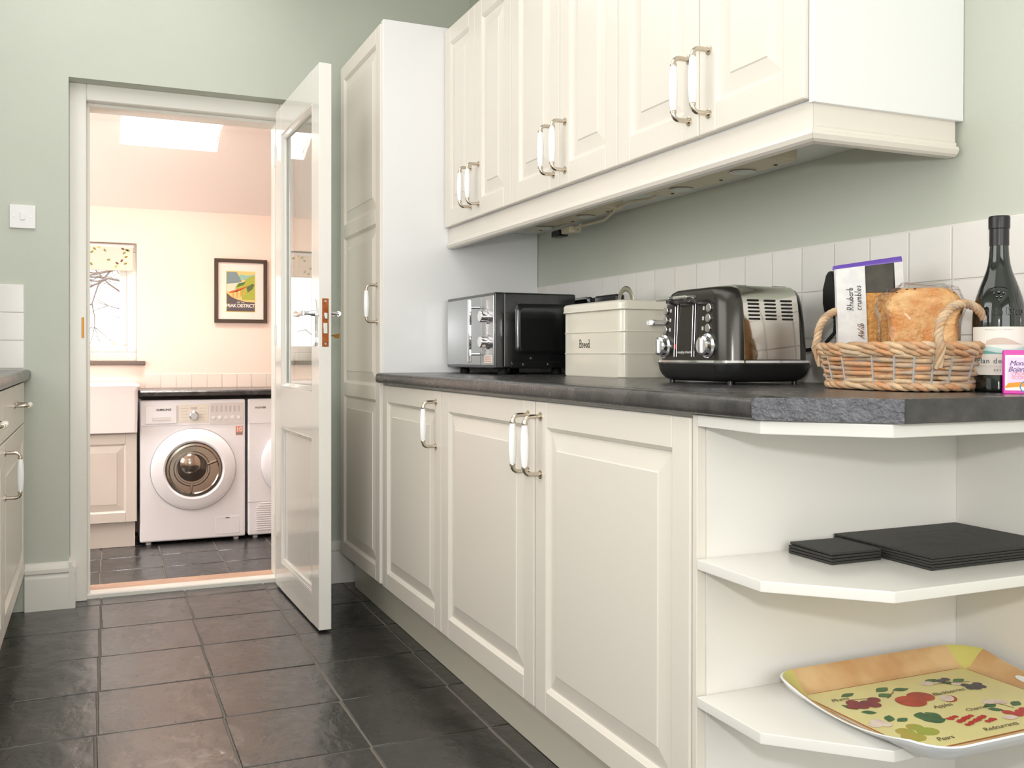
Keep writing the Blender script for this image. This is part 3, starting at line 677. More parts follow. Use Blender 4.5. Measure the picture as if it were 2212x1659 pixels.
# ------------------------------------------------------------------ utility room things
YM = 6.05
def washer(x0, label, kind):
    W_, D_, B, T = .604, .50, ZU+.02, .700
    x1 = x0+W_; t = thing('washing_machine' if kind == 0 else 'tumble_dryer', label, 'washing machine' if kind == 0 else 'tumble dryer', ((x0+x1)/2, YM+.2, ZU))
    cx = (x0+x1)/2
    MB().box(x0, x1, YM, YM+D_, B, T, .012, 3).build('body', machine_w, t)
    for dx in (.05, W_-.05):
        for y in (YM+.05, YM+D_-.05): MB().lathe([(.016, ZU), (.016, ZU+.012), (.010, ZU+.0125), (.010, B+.002)], (x0+dx, y, 0), 'z', 12).build('foot', plastic_white, t)
    zc = (.284 if kind == 0 else .30)
    R_ = .243 if kind == 0 else .225
    ringp = [(R_, 0), (R_, -.012), (R_-.006, -.022), (R_-.03, -.032), (R_*.72, -.040), (R_*.68, -.034), (R_*.665, -.02), (R_*.665, 0)]
    dr = MB().lathe(ringp, (cx, YM, zc), 'y', 48).build('door', machine_w, t)
    MB().lathe([(R_+.004, .001), (R_+.004, -.004), (R_-.004, -.004)], (cx, YM, zc), 'y', 48).build('door_gasket', machine_g if kind else steel, dr)
    rg = R_*.66
    MB().lathe([(rg, -.02), (rg*.97, -.030), (rg*.9, -.032), (rg*.86, -.026)], (cx, YM, zc), 'y', 40).build('rim', drum, dr)
    MB().lathe([(rg*.9, -.024), (rg*.8, -.026), (rg*.6, -.023), (rg*.45, -.030), (rg*.40, -.034), (rg*.34, -.036), (rg*.2, -.045), (rg*.05, -.049)], (cx-.012, YM, zc+.012), 'y', 32).build('door_glass', smoke, dr)
    MB().lathe([(rg*.40, -.030), (rg*.36, -.042), (rg*.25, -.054), (rg*.12, -.060), (.004, -.061)], (cx-.022, YM, zc+.035), 'y', 28).build('glass_dome', drum, dr)
    MB().lathe([(rg*.66, -.0265), (rg*.62, -.034), (rg*.56, -.034), (rg*.54, -.026)], (cx-.012, YM, zc+.005), 'y', 36).build('drum_lip', drum, dr)
    for a in (20, 262): 
        ca, sa = math.cos(math.radians(a)), math.sin(math.radians(a))
        MB().tube([(cx+ca*rg*.5, YM-.03, zc+sa*rg*.5), (cx+ca*rg*.86, YM-.03, zc+sa*rg*.86)], .008, 6).build('drum_paddle', drum, dr)
    pf = lambda x, z, y=0: plane_fn((x, YM-.004-y, z), (1, 0, 0), (0, 0, 1))
    MB().box(x0+.006, x1-.006, YM-.004, YM+.002, .548, T-.008, .002).build('control_panel', machine_w, t)
    if kind == 0:
        dw = MB().box(x0+.03, x0+.205, YM-.012, YM-.003, .560, .668, .004, 2).build('detergent_drawer', machine_w, t)
        MB().box(x0+.068, x0+.170, YM-.0145, YM-.011, .578, .603, .003).build('drawer_pull', machine_g, dw)
        text_mb('SAMSUNG', .017, pf(cx-.17, .638, .0085), depth=.001, align='CENTER', bold=.0004, space=1.1).build('lettering', ink, t, smooth=0)
        MB().box(x0+.215, x0+.385, YM-.006, YM-.003, .563, .672, .002).build('dial_plate', ivory, t)
        MB().lathe([(.027, 0), (.026, -.018), (.020, -.024), (.004, -.024)], (cx-.0, YM-.005, .605), 'y', 24).build('dial', steel, t)
        MB().box(cx-.018, cx+.018, YM-.0075, YM-.004, .642, .656, .001).build('display', grey_white, t)
        for r_ in range(5):
            for sx in (-1, 1): MB().box(cx+sx*.052-.020, cx+sx*.052+.020, YM-.0068, YM-.0055, .575+r_*.018, .577+r_*.018).build('print_line', grey_white, t)
        MB().box(x0+.395, x1-.012, YM-.0055, YM-.003, .555, .680, .002).build('button_panel', machine_g, t)
        for k in range(5): MB().lathe([(.011, 0), (.010, -.004)], (x0+.415+.037*k, YM-.005, .590), 'y', 12).build('button', plastic_white, t)
        for k in range(7): MB().box(x0+.403+.026*k, x0+.415+.026*k, YM-.0062, YM-.005, .625, .662).build('indicator', grey_white, t)
        st_ = MB().box(x1-.058, x1-.016, YM-.0012, YM+.001, .480, .535).build('sticker', mat('coral sticker', (232, 150, 130), .5), t)
        MB().box(x1-.056, x1-.018, YM-.0018, YM, .482, .497).build('sticker_band', mat('grey sticker band', (150, 138, 130), .5), st_)
        text_mb('10', .036, pf(x1-.037, .503, -.0022), depth=.0006, align='CENTER', bold=.001).build('lettering', ivory, st_, smooth=0)
        MB().box(x1-.18, x1-.035, YM-.002, YM+.002, B+.022, B+.128, .0018).build('filter_flap', machine_w, t)
        MB().box(x1-.118, x1-.094, YM-.004, YM, B+.116, B+.124, .001).build('flap_latch', steel, t)
    else:
        text_mb('HOOVER', .016, pf(x0+.075, .640), depth=.001, align='CENTER', bold=.0004).build('lettering', ink, t, smooth=0)
        MB().lathe([(.008, 0), (.006, -.002)], (x0+.15, YM-.004, .645), 'y', 12).build('print_mark', grey_white, t)
        MB().box(x0, x1, YM-.0015, YM+.002, .063, .067).build('seam', grey_white, t)
        for k in range(13):
            MB().box(x0+.05+max(0, k-10)*.012, x0+.24, YM-.006, YM+.001, B+.03+k*.0135, B+.036+k*.0135, .001).build('vent_slat', plastic_white, t)
    return t
washer(.247, 'white front-loading washing machine under the utility worktop', 0)
washer(.866, 'white tumble dryer with slatted vent, half hidden behind the open door', 1)
tag(MB().prism([(YM-.02, .727), (YM-.03, .735), (YM-.032, .748), (YM-.025, .757), (YU-.007, .757), (YU-.007, .727)], .250, UX1-.01, fn=lambda a, b, c: (c, a, b)).build('worktop', wtop, origin=(1, 6.3, .727)), 'dark utility worktop above the washing machine', 'worktop')
sc = thing('sink_cabinet', 'cream cabinet below the white sink in the utility room', 'cabinet', (-.06, YM+.1, ZU))
MB().box(-.36, .232, YM+.012, YU-.003, ZU+.15, .515).build('carcass', cream, sc)
door_mb(-.352, .228, ZU+.152, .505, fn=lambda u, dd, z: (u, YM-.008-dd, z)).build('door', cream, sc, smooth=8)
MB().box(-.36, .222, YM+.04, YM+.055, ZU, ZU+.149).build('kickboard', cream, sc)
bs = MB()
bs.box(-.36, .232, YM-.045, YU-.01, .5185, .752, .012, 3)
sk_ = thing('sink', 'white fireclay sink in front of the utility room window', 'sink', (-.06, YM+.1, .516))
bs = MB().loft([(.517, -.36, .232, YM-.05, YU-.01, .02), (.755, -.365, .236, YM-.055, YU-.01, .022), (.785, -.375, .246, YM-.065, YU-.01, .014), (.795, -.372, .243, YM-.062, YU-.01, .014), (.795, -.33, .20, YM-.02, YU-.06, .03), (.60, -.32, .19, YM-.01, YU-.07, .05)], 5)
bs.build('bowl', fireclay, sk_)
# roller blind with leaf print
bl = thing('roller_blind', 'cream roller blind with small leaf print at the utility window', 'blind', (0, YU+.03, WZ1-.02))
MB().box(WX0+.02, WX1-.022, YU+.028, YU+.031, WZ1-.165, WZ1-.012).box(WX0+.02, WX1-.022, YU+.024, YU+.034, WZ1-.178, WZ1-.165, .003).build('fabric', blind_m, bl)
MB().tube([(WX0+.015, YU+.036, WZ1-.018), (WX1-.018, YU+.036, WZ1-.018)], .013, 10).build('roller', plastic_white, bl)
lcol = [mat('olive leaf print', (140, 142, 66), .8), mat('yellow leaf print', (200, 182, 90), .8), mat('russet leaf print', (128, 80, 66), .8)]
rgl = random.Random(5)
for k in range(34):
    x = rgl.uniform(WX0+.04, WX1-.04); z = rgl.uniform(WZ1-.155, WZ1-.03)
    MB().disc((x, YU+.0274, z), (1, 0, 0), (0, 0, 1), .011, .0065, 8, rgl.uniform(-1, 1)).build('leaf_print', lcol[(0, 0, 1, 0, 2)[k % 5]], bl, smooth=0)
# picture
px0, px1, pz0, pz1 = .727, 1.068, 1.182, 1.606
pc = thing('framed_picture', 'dark framed travel poster hanging on the utility wall', 'picture', ((px0+px1)/2, YU, pz0))
fw = .024
fm = MB().box(px0, px0+fw, YU-.022, YU, pz0, pz1, .002).box(px1-fw, px1, YU-.022, YU, pz0, pz1, .002).box(px0+fw, px1-fw, YU-.022, YU, pz0, pz0+fw, .002).box(px0+fw, px1-fw, YU-.022, YU, pz1-fw, pz1, .002)
fm.build('frame', frame_dark, pc)
MB().box(px0+fw, px1-fw, YU-.010, YU-.002, pz0+fw, pz1-fw).build('mount', mount, pc)
ax0, az0, aw, ah = .802, 1.254, .188, .272
pst = MB().box(ax0, ax0+aw, YU-.0112, YU-.009, az0, az0+ah).build('poster', mat('poster lemon', (228, 206, 110), .6), pc)
pp = lambda pts, col, lay: MB().add([(ax0+a*aw, YU-.0112-.0002*lay, az0+b*ah) for a, b in pts], [list(range(len(pts)))]).build('poster_print', mat('poster '+col[0], col[1], .6), pst, smooth=0)
pp([(.02, .02), (.98, .02), (.98, .98), (.02, .98)], ('sky', (240, 200, 130)), 1)
pp([(.3, .8), (.98, .78), (.98, .93), (.75, .9), (.5, .92)], ('haze', (150, 196, 176)), 2)
pp([(.02, .66), (.55, .74), (.36, .98), (.02, .98)], ('blue hill', (126, 146, 150)), 3)
pp([(.02, .5), (.6, .5), (.6, .76), (.45, .72), (.02, .68)], ('mist', (234, 220, 196)), 4)
pp([(.3, .58), (.4, .7), (.62, .74), (.75, .84), (.98, .9), (.98, .3), (.55, .3), (.5, .5)], ('green hill', (170, 178, 70)), 5)
pp([(.34, .6), (.45, .71), (.65, .74), (.72, .8), (.6, .66)], ('dark hill', (86, 120, 60)), 6)
pp([(.7, .6), (.9, .7), (.98, .68), (.9, .56), (.74, .48)], ('wood', (92, 112, 70)), 7)
pp([(.1, .46), (.14, .5), (.8, .66), (.72, .62), (.4, .5)], ('viaduct', (206, 98, 50)), 8)
for k in range(4): pp([(.22+.13*k, .3+.04*k), (.26+.13*k, .3+.04*k), (.27+.13*k, .5+.035*k), (.22+.13*k, .49+.035*k)], ('pier', (226, 160, 84)), 8)
pp([(.02, .02), (.98, .02), (.98, .24), (.7, .25), (.4, .3), (.2, .36), (.02, .46)], ('slate', (92, 84, 88)), 9)
text_mb('PEAK DISTRICT', .031, plane_fn((ax0+aw/2, YU-.0135, az0+.032), (1, 0, 0), (0, 0, 1)), align='CENTER', bold=.0006, space=.86).build('lettering', ivory, pst, smooth=0)
text_mb('SEE THE', .014, plane_fn((ax0+aw/2, YU-.0135, az0+.060), (1, 0, 0), (0, 0, 1)), align='CENTER').build('lettering', ivory, pst, smooth=0)
# dried stems on the window sill
tw = thing('dried_stems', 'pale curved dried stems standing on the utility window sill', 'stems', (-.10, YU+.015, WZ0))
MB().lathe([(.03, WZ0), (.036, WZ0+.05), (.02, WZ0+.10), (.024, WZ0+.11)], (-.12, YU+.01, 0), 'z', 14).build('vase', ceramic, tw)
rt = random.Random(3)
for k in range(7):
    a = rt.uniform(-.2, .2); 
    MB().tube([(-.12, YU+.01, WZ0+.1), (-.12+a*.3, YU, WZ0+.16), (-.12+a*.8, YU-.005, WZ0+.2+rt.uniform(-.02, .05)), (-.12+a*1.25, YU-.01, WZ0+.17+rt.uniform(-.06, .08))], [.003, .003, .0025, .001], 5).build('stem', bark, tw)

# ------------------------------------------------------------------ things on the right worktop
ZT = .906
# microwave
mx0, mx1, my0, my1, mz0, mz1 = 1.178, 1.473, 2.850, 3.300, .927, 1.172
mi = thing('microwave', 'black microwave with silver mirrored front standing against the larder end panel', 'microwave', (1.32, 3.07, ZT))
MB().box(mx0+.035, mx1, my0+.004, my1-.004, mz0, mz1, .006, 2).build('body', black_gloss, mi)
MB().box(mx0, mx0+.037, my0, my1, mz0-.002, mz1, .006, 2).build('front_frame', black_gloss, mi)
MB().box(mx0-.002, mx0+.004, my0+.115, my1-.010, mz0+.008, mz1-.010, .0015).build('door', mirror_glass, mi)
MB().box(mx0-.002, mx0+.004, my0+.006, my0+.113, mz0+.008, mz1-.010, .0015).build('control_panel', steel, mi)
hy = my0+.145
hn = MB().box(mx0-.036, mx0-.026, hy-.009, hy+.009, mz0+.018, mz1-.018, .002).build('handle', chrome, mi)
for z in (mz0+.045, mz1-.045): MB().tube([(mx0, hy-.02, z), (mx0-.030, hy-.003, z)], .0045, 10).build('handle_post', chrome, hn)
for z in (mz0+.085, mz0+.168):
    kb = MB().lathe([(.024, 0), (.024, -.004), (.019, -.006), (.019, -.026), (.017, -.028)], (mx0-.002, my0+.055, z), 'x', 28).build('knob', chrome, mi)
    MB().lathe([(.0165, -.0276), (.0165, -.0285)], (mx0-.002, my0+.055, z), 'x', 24).build('knob_cap', plastic_white, kb)
st_ = MB().box(mx0-.0035, mx0-.001, my0+.012, my0+.082, mz0+.016, mz0+.042).build('sticker', ivory, mi)
for k in range(3): MB().box(mx0-.0040, mx0-.003, my0+.018, my0+.076, mz0+.021+k*.007, mz0+.024+k*.007).build('print_line', mat('faint red print', (225, 170, 160), .6), st_)
# embossed side panel facing the camera
sp = MB(); 
def rrect(x0, x1, z0, z1, r, n=5):
    pts = []
    for cx, cz, a0 in ((x1-r, z1-r, 0), (x0+r, z1-r, 90), (x0+r, z0+r, 180), (x1-r, z0+r, 270)):
        pts += [(cx+r*math.cos(math.radians(a0+90*k/(n-1))), cz+r*math.sin(math.radians(a0+90*k/(n-1)))) for k in range(n)]
    return pts
def ringstack(mb, levels, fn):
    """levels: list of (pts, c) joined into a skin, last capped"""
    n = len(levels[0][0]); vs = [fn(a, b, c) for pts, c in levels for a, b in pts]; fs = []
    for k in range(len(levels)-1):
        for i in range(n): fs.append([k*n+i, k*n+(i+1) % n, (k+1)*n+(i+1) % n, (k+1)*n+i])
    fs.append([(len(levels)-1)*n+i for i in range(n)]); fs.append(list(range(n))[::-1]); return mb.add(vs, fs)
fnY = lambda a, b, c: (a, my0+.004-c, b)
ringstack(sp, [(rrect(mx0+.075, mx1-.01, mz0+.045, mz1-.035, .02), 0), (rrect(mx0+.08, mx1-.015, mz0+.05, mz1-.04, .02), .005), (rrect(mx0+.092, mx1-.027, mz0+.062, mz1-.052, .016), .007)], fnY)
sp.build('side_emboss', black_gloss, mi)
MB().box(mx0+.06, mx1-.002, my0-.001, my0+.006, mz0-.001, mz0+.022, .003).build('base_rail', black_gloss, mi)
for x, z in ((mx0+.13, mz0+.032), (mx0+.10, mz0+.012), (mx0+.19, mz0+.012)): MB().lathe([(.004, 0), (.003, -.0022)], (x, my0-.001 if z < mz0+.02 else my0+.004, z), 'y', 10).build('screw', steel, mi)
for x in (mx0+.05, mx1-.05):
    for y in (my0+.05, my1-.05): MB().lathe([(.016, ZT), (.018, ZT+.006), (.014, mz0+.002)], (x, y, 0), 'z', 14).build('foot', rubber, mi)
# low black grill behind the bread bin
gk = thing('contact_grill', 'black appliance with chrome bar poking up behind the bread bin', 'appliance', (1.525, 2.75, ZT))
MB().box(1.512, 1.5435, 2.655, 2.80, ZT, 1.164, .008, 3).build('body', black_plastic, gk)
MB().box(1.512, 1.5435, 2.81, 2.965, ZT, 1.160, .006, 2).build('hinge_block', black_plastic, gk)
MB().tube([(1.502, 2.812, 1.154), (1.502, 2.945, 1.154)], .010, 12).build('chrome_bar', chrome, gk)
# bread bin
bx0, bx1, by0, by1 = 1.318, 1.500, 2.285, 2.640
bb = thing('bread_bin', 'cream enamel bread bin with dark lettering beside the toaster', 'bread bin', (1.41, 2.46, ZT))
R0 = .022; lv = []
def rb(z, o): lv.append((z, bx0-o, bx1+o, by0-o, by1+o, R0))
rb(ZT, -.003); rb(ZT+.004, 0)
for zz in (.974, 1.035):
    rb(zz-.003, 0); rb(zz, .0020); rb(zz+.001, .0006); rb(zz+.003, 0)
rb(1.100, 0)
MB().loft(lv, 7).build('body', enamel_cream, bb)
ld = MB().loft([(1.094, bx0-.003, bx1+.003, by0-.003, by1+.003, R0), (1.0965, bx0-.006, bx1+.006, by0-.006, by1+.006, R0), (1.100, bx0-.004, bx1+.004, by0-.004, by1+.004, R0), (1.114, bx0-.004, bx1+.004, by0-.004, by1+.004, R0), (1.120, bx0, bx1, by0, by1, R0), (1.1225, bx0+.008, bx1-.008, by0+.008, by1-.008, R0)], 7).build('lid', enamel_cream, bb)
arch = [(1.425, 2.445+.040*math.cos(a), 1.1215+.042*math.sin(a)) for a in [PI*k/14 for k in range(15)]]
MB().tube(arch, .0085, 8, flat=.4).build('lid_handle', mat('aged pewter', (170, 166, 150), .35, .8), ld)
MB().box(1.410, 1.495, by0-.020, by0-.014, 1.052, 1.066, .002).box(1.407, 1.419, by0-.018, by0+.001, 1.051, 1.067, .002).box(1.486, 1.498, by0-.018, by0+.001, 1.051, 1.067, .002).build('side_handle', chrome, bb)
tx, wd_ = write('Bread', .0115, plane_fn((bx0-.0006, 2.530, .992), (0, -1, 0), (0, 0, 1)), .0022, serif=True, space=.10)
tx.build('lettering', ink, bb, smooth=0)
# toaster
tx0, tx1, ty0, ty1 = 1.220, 1.452, 1.670, 1.958
to = thing('toaster', 'four-slice toaster with dark front and mirror steel side', 'toaster', ((tx0+tx1)/2, (ty0+ty1)/2, ZT))
bd = []
for z, o, r in ((.958, .0, .035), (.99, .001, .035), (1.04, .004, .036), (1.08, .009, .037), (1.10, .014, .038), (1.112, .022, .038), (1.1175, .034, .034), (1.119, .045, .03)):
    bd.append((z, tx0+o*.55, tx1-o*.4, ty0+o, ty1-o, r+.012))
MB().loft(bd, 9).build('body', gunmetal, to)
pf_ = [(ty0-.0015+o, z) for z, o, r in ((.960, 0, 0), (.99, .001, 0), (1.04, .004, 0), (1.08, .009, 0), (1.10, .014, 0), (1.112, .022, 0), (1.119, .034, 0), (1.1212, .047, 0))]
pf_ += [(ty0+ty1-a, b) for a, b in pf_[::-1]]
MB().prism(pf_, tx0+.044, tx1-.042, fn=lambda a, b, c: (c, a, b)).build('steel_wrap', mirror_steel, to)
for g in range(3):
    for k in range(6):
        zz = 1.045+.0080*k; off = .004+(zz-1.04)*.12
        x = tx0+.056+g*.044
        MB().box(x, x+.030, ty0+off-.0035, ty0+off+.002, zz, zz+.0040, .0014).build('vent_slot', black_plastic, to)
MB().loft([(.950, tx0-.008, tx1+.008, ty0-.008, ty1+.008, .05), (.953, tx0-.010, tx1+.010, ty0-.010, ty1+.010, .052), (.958, tx0-.008, tx1+.008, ty0-.008, ty1+.008, .05)], 8).build('chrome_band', chrome, to)
MB().loft([(.9115, tx0+.026, tx1-.026, ty0+.026, ty1-.026, .045), (.9125, tx0+.014, tx1-.014, ty0+.014, ty1-.014, .048), (.917, tx0+.005, tx1-.005, ty0+.005, ty1-.005, .05), (.925, tx0-.001, tx1+.001, ty0-.001, ty1+.001, .05), (.936, tx0-.005, tx1+.005, ty0-.005, ty1+.005, .05), (.950, tx0-.007, tx1+.007, ty0-.007, ty1+.007, .05)], 8).build('base', gunmetal_d, to)
for x in (tx0+.03, tx1-.03):
    for y in (ty0+.032, ty1-.032): MB().lathe([(.0065, ZT), (.0065, .918)], (x, y, 0), 'z', 12).build('foot', gunmetal, to)
def tfx(z): return tx0+.55*(.0 if z < .99 else .001+(z-.99)*.06 if z < 1.04 else .004+(z-1.04)*.125)
for yc in (1.866, 1.796):
    MB().add([(tfx(.968)-.001, yc+.004, .968), (tfx(.968)-.001, yc-.004, .968), (tfx(1.085)-.0015, yc-.004, 1.085), (tfx(1.085)-.0015, yc+.004, 1.085)]+
             [(tfx(.968)+.002, yc+.004, .968), (tfx(.968)+.002, yc-.004, .968), (tfx(1.085)+.002, yc-.004, 1.085), (tfx(1.085)+.002, yc+.004, 1.085)],
             [[0, 1, 2, 3], [4, 7, 6, 5], [0, 4, 5, 1], [1, 5, 6, 2], [2, 6, 7, 3], [3, 7, 4, 0]]).build('lever_slot', black_plastic, to)
    for s in (-1, 1): MB().tube([(tfx(.968)-.002, yc+s*.0048, .966), (tfx(1.085)-.003, yc+s*.0048, 1.087)], .0008, 6).build('slot_trim', chrome, to)
for yc in (1.866, 1.796):
    xs = tfx(1.09)
    lv_ = MB().tube([(xs-.001, yc, 1.085), (xs-.018, yc, 1.09), (xs-.026, yc, 1.094)], [.006, .008, .009], 10).build('lever', chrome, to)
    MB().box(xs-.044, xs-.016, yc-.028, yc+.028, 1.092, 1.1005, .0035, 2).build('lever_paddle', chrome, lv_)
for yc in (1.914, 1.742):
    kx = tfx(.99)
    kn = MB().lathe([(.027, 0), (.027, -.003), (.022, -.006), (.0215, -.016), (.018, -.019)], (kx, yc, .990), 'x', 28).build('dial', chrome, to)
    MB().box(kx-.024, kx-.014, yc-.005, yc+.005, .972, 1.008, .003, 2).build('dial_grip', steel, kn)
    for k, zz in enumerate((1.028, 1.050, 1.072)):
        MB().lathe([(.0095, 0), (.0095, -.003), (.0075, -.0045)], (tfx(zz), yc-.002 if yc > 1.8 else yc, zz), 'x', 18).build('button', steel, to)
        MB().box(tfx(zz)-.0008, tfx(zz)+.001, (yc-.024) if yc > 1.8 else (yc+.018), (yc-.018) if yc > 1.8 else (yc+.024), zz-.004, zz+.004).build('button_icon', grey_white, to)
MB().box(tfx(.985)-.0018, tfx(.985)+.001, 1.8635, 1.8690, .984, .994).build('indicator', red_m, to)
text_mb('morphy richards', .0082, plane_fn((tfx(.975)-.0004, 1.831, .9735), (0, -1, 0), (0, 0, 1)), align='CENTER', bold=.0001).build('lettering', grey_white, to, smooth=0)
for x0_, x1_ in ((tx0+.05, tx0+.085), (tx1-.075, tx1-.04)): MB().box(x0_, x1_, ty0+.05, ty1-.05, 1.1185, 1.1222).build('bread_slot', black_plastic, to)
# plug, cable, socket
so = thing('wall_socket', 'white double wall socket partly hidden behind the packet', 'socket', (XW-.012, 1.60, 1.03))
MB().box(XW-.018, XW-.0075, 1.555, 1.70, 1.055, 1.141, .003, 2).build('plate', plastic_white, so)
pgo = thing('plug', 'black moulded mains plug in the tiled wall right of the toaster', 'plug', (XW-.04, 1.668, 1.05))
MB().prism([(-.017, 1.067), (-.010, 1.056), (.010, 1.056), (.017, 1.067), (.022, 1.085), (.022, 1.108), (.016, 1.116), (.012, 1.148), (.004, 1.156), (-.006, 1.156), (-.013, 1.146), (-.018, 1.116), (-.022, 1.108), (-.022, 1.085)], XW-.058, XW-.019, .003, fn=lambda a, b, c: (c, 1.674+a, b)).build('body', black_plastic, pgo)
for k in range(4): MB().lathe([(.0075-.0008*k, 1.050-.008*k), (.0075-.0008*k, 1.055-.008*k)], (XW-.038, 1.672, 0), 'z', 12).build('strain_relief', rubber, pgo)
cbl = MB().tube([(XW-.038, 1.672, 1.056), (XW-.040, 1.675, 1.02), (XW-.045, 1.70, .995), (XW-.055, 1.74, .982), (XW-.07, 1.78, .978), (tx1+.004, 1.80, .985)], .0042, 8)
cbl.build('cable', rubber, pgo)

# ------------------------------------------------------------------ wicker basket
BC = Vector((1.362, 1.345, 0)); BA, BB_ = .150, .100
def bsk(t, z, out=0.):
    k = (z-.906)/.085; s = .86+.14*k
    n = 2.7; c, s_ = math.cos(t), math.sin(t)
    a = BA*s+out; b = BB_*s+out
    return Vector((BC.x+b*math.copysign(abs(s_)**(2/n), s_), BC.y+a*math.copysign(abs(c)**(2/n), c), z))
ba = thing('wicker_basket', 'oval wicker basket with two twisted handles holding bread and a packet', 'basket', (BC.x, BC.y, ZT))
NS = 20; rg = random.Random(11)
rows = [.916+.0075*i for i in range(8)]
for i, z in enumerate(rows):
    # each row is several rods of different tint
    nseg = 4; ph0 = rg.uniform(0, 2*PI)
    for s in range(nseg):
        t0 = ph0+2*PI*s/nseg-.1; t1 = ph0+2*PI*(s+1)/nseg+.1
        pts = []; rad = []
        for k in range(29):
            t = t0+(t1-t0)*k/28
            wv_ = math.cos(t*NS/2+i*PI)
            pts.append(bsk(t, z+.0016*math.sin(t*3+i), .0045*wv_)); e_ = min(k, 28-k)/4
            rad.append(.0047*min(1, .55+.45*e_))
        MB().tube(pts, rad, 6).build('willow_rod', wicker[(i*3+s*2+rg.randint(0, 1)) % 4], ba, smooth=75)
for s in range(3):      # foot and rim plaits
    for z, r, wob, nm in ((.9150, .0056, .003, 'foot_rod'), (.9755, .0050, .0036, 'rim_rod'), (.9850, .0054, .0040, 'rim_rod')):
        pts = [bsk(2*PI*k/96, z+wob*math.sin(2*PI*k/96*11+s*2*PI/3), .001+wob*1.4*math.cos(2*PI*k/96*11+s*2*PI/3)) for k in range(96)]
        MB().tube(pts, r, 7, closed=True).build(nm, wicker[s], ba, smooth=75)
for k in range(NS):
    t = 2*PI*(k+.5)/NS
    MB().tube([bsk(t, .909, .0035), bsk(t, .94, .0035), bsk(t, .978, .003)], .0022, 5).build('stake', wire_m, ba)
MB().prism([tuple(bsk(2*PI*k/32, .912, -.004))[:2] for k in range(32)], .9095, .9145).build('base', wicker[3], ba)
def bhandle(sgn):
    # twisted arch across the short side at the basket's end
    yb = BC.y+sgn*BA*.93; core = []
    x0, x1 = BC.x-.058, BC.x+.058
    core.append(Vector((x0+.004, yb+sgn*.003, .948))); core.append(Vector((x0-.001, yb+sgn*.014, .985)))
    for k in range(13):
        a = PI-PI*k/12; core.append(Vector((BC.x+.059*math.cos(a), yb+sgn*.008, 1.002+.056*math.sin(a))))
    core.append(Vector((x1+.001, yb+sgn*.014, .985))); core.append(Vector((x1-.004, yb+sgn*.003, .948)))
    fine = []
    for i in range(len(core)-1):
        for q in range(5): fine.append(core[i].lerp(core[i+1], q/5))
    fine.append(core[-1])
    for s in range(4):
        pts = []
        for i, p in enumerate(fine):
            tn = (fine[min(i+1, len(fine)-1)]-fine[max(i-1, 0)]).normalized(); n1 = Vector((0, 1, 0)); n2 = tn.cross(n1)
            a = i*.55+s*PI/2; pts.append(p+n1*math.cos(a)*.0042+n2*math.sin(a)*.0042)
        MB().tube(pts, .0040, 6).build('handle_strand', wicker[(0, 2, 2, 3)[s]], ba, smooth=75)
bhandle(-1); bhandle(1)

# ------------------------------------------------------------------ packet, bread, bottle, box
VW, VD = Vector((.72, -.694, 0)).normalized(), Vector((.694, .72, 0)).normalized()
pk0 = Vector((1.412, 1.462, 0))
pkt = thing('food_packet', 'clear food packet with handwritten paper label and purple top standing in the basket', 'packet', (pk0.x, pk0.y, .92))
lean = lambda p: p+VD*(-(1.15-p.z)*.02)+VW*((p.z-.92)*-.04)
def pmap(a, d_, z):
    if z > 1.1: z += (z-1.1)*(a*2.2)
    return lean(pk0+VW*a+VD*d_+Vector((0, 0, z)))
hw = .063
def bagring(z, w, d): return [(w*math.copysign(abs(math.cos(t))**.5, math.cos(t)), d*math.copysign(abs(math.sin(t))**.8, math.sin(t)), z) for t in [2*PI*k/28 for k in range(28)]]
def bagloft(rs):
    mb = MB(); vs = [pmap(*p) for r in rs for p in r]; n = 28; fs = []
    for k in range(len(rs)-1):
        for i in range(n): fs.append([k*n+i, k*n+(i+1) % n, (k+1)*n+(i+1) % n, (k+1)*n+i])
    fs.append(list(range(n))[::-1]); fs.append([(len(rs)-1)*n+i for i in range(n)]); return mb.add(vs, fs)
bagloft([bagring(.922, hw-.006, .022), bagring(.95, hw-.002, .027), bagring(1.05, hw-.003, .026), bagring(1.092, hw-.004, .022)]).build('crumble', crumb_m, pkt)
bagloft([bagring(1.093, hw-.003, .0215), bagring(1.11, hw-.001, .016), bagring(1.13, hw, .010), bagring(1.146, hw, .004)]).build('upper_bag', dark_film, pkt)
bagloft([bagring(1.1462, hw+.002, .0042), bagring(1.150, hw+.002, .0046), bagring(1.156, hw+.001, .002)]).build('purple_top', purple, pkt)
# label strip wraps the left front of the packet
lb = MB(); zs_ = [.925, .95, 1.0, 1.05, 1.092, 1.11, 1.13, 1.147]; ds_ = [.024, .0285, .0285, .0280, .0245, .019, .0125, .0065]
vs = []
for z, dd in zip(zs_, ds_):
    for a in (-.062, -.058, -.03, -.004): vs.append(pmap(a, -dd*(1 if a > -.06 else .55), z))
fs = [[i*4+j, i*4+j+1, (i+1)*4+j+1, (i+1)*4+j] for i in range(7) for j in range(3)]
lbo = lb.add(vs, fs).build('paper_label', paper, pkt, recalc=False)
lb2 = MB().add([pmap(.050, -.022, 1.10), pmap(.066, -.010, 1.10), pmap(.066, -.005, 1.146), pmap(.050, -.008, 1.146)], [[0, 1, 2, 3]]).build('paper_label', paper, pkt, recalc=False)
fpl = lambda a, b, c=0.: pmap(-b, -.0295-c if True else 0, a)          # text runs upward, a along z
tfn = lambda o_a, o_z: (lambda a, b, c=0.: pmap(o_a-b, -(.0298 if o_z+a < 1.06 else .0298-(o_z+a-1.06)*.17)-c, o_z+a))
write('Rhubarb', .0058, tfn(-.028, 1.058), .0012, slant=.1)[0].build('handwriting', ink, lbo, smooth=0)
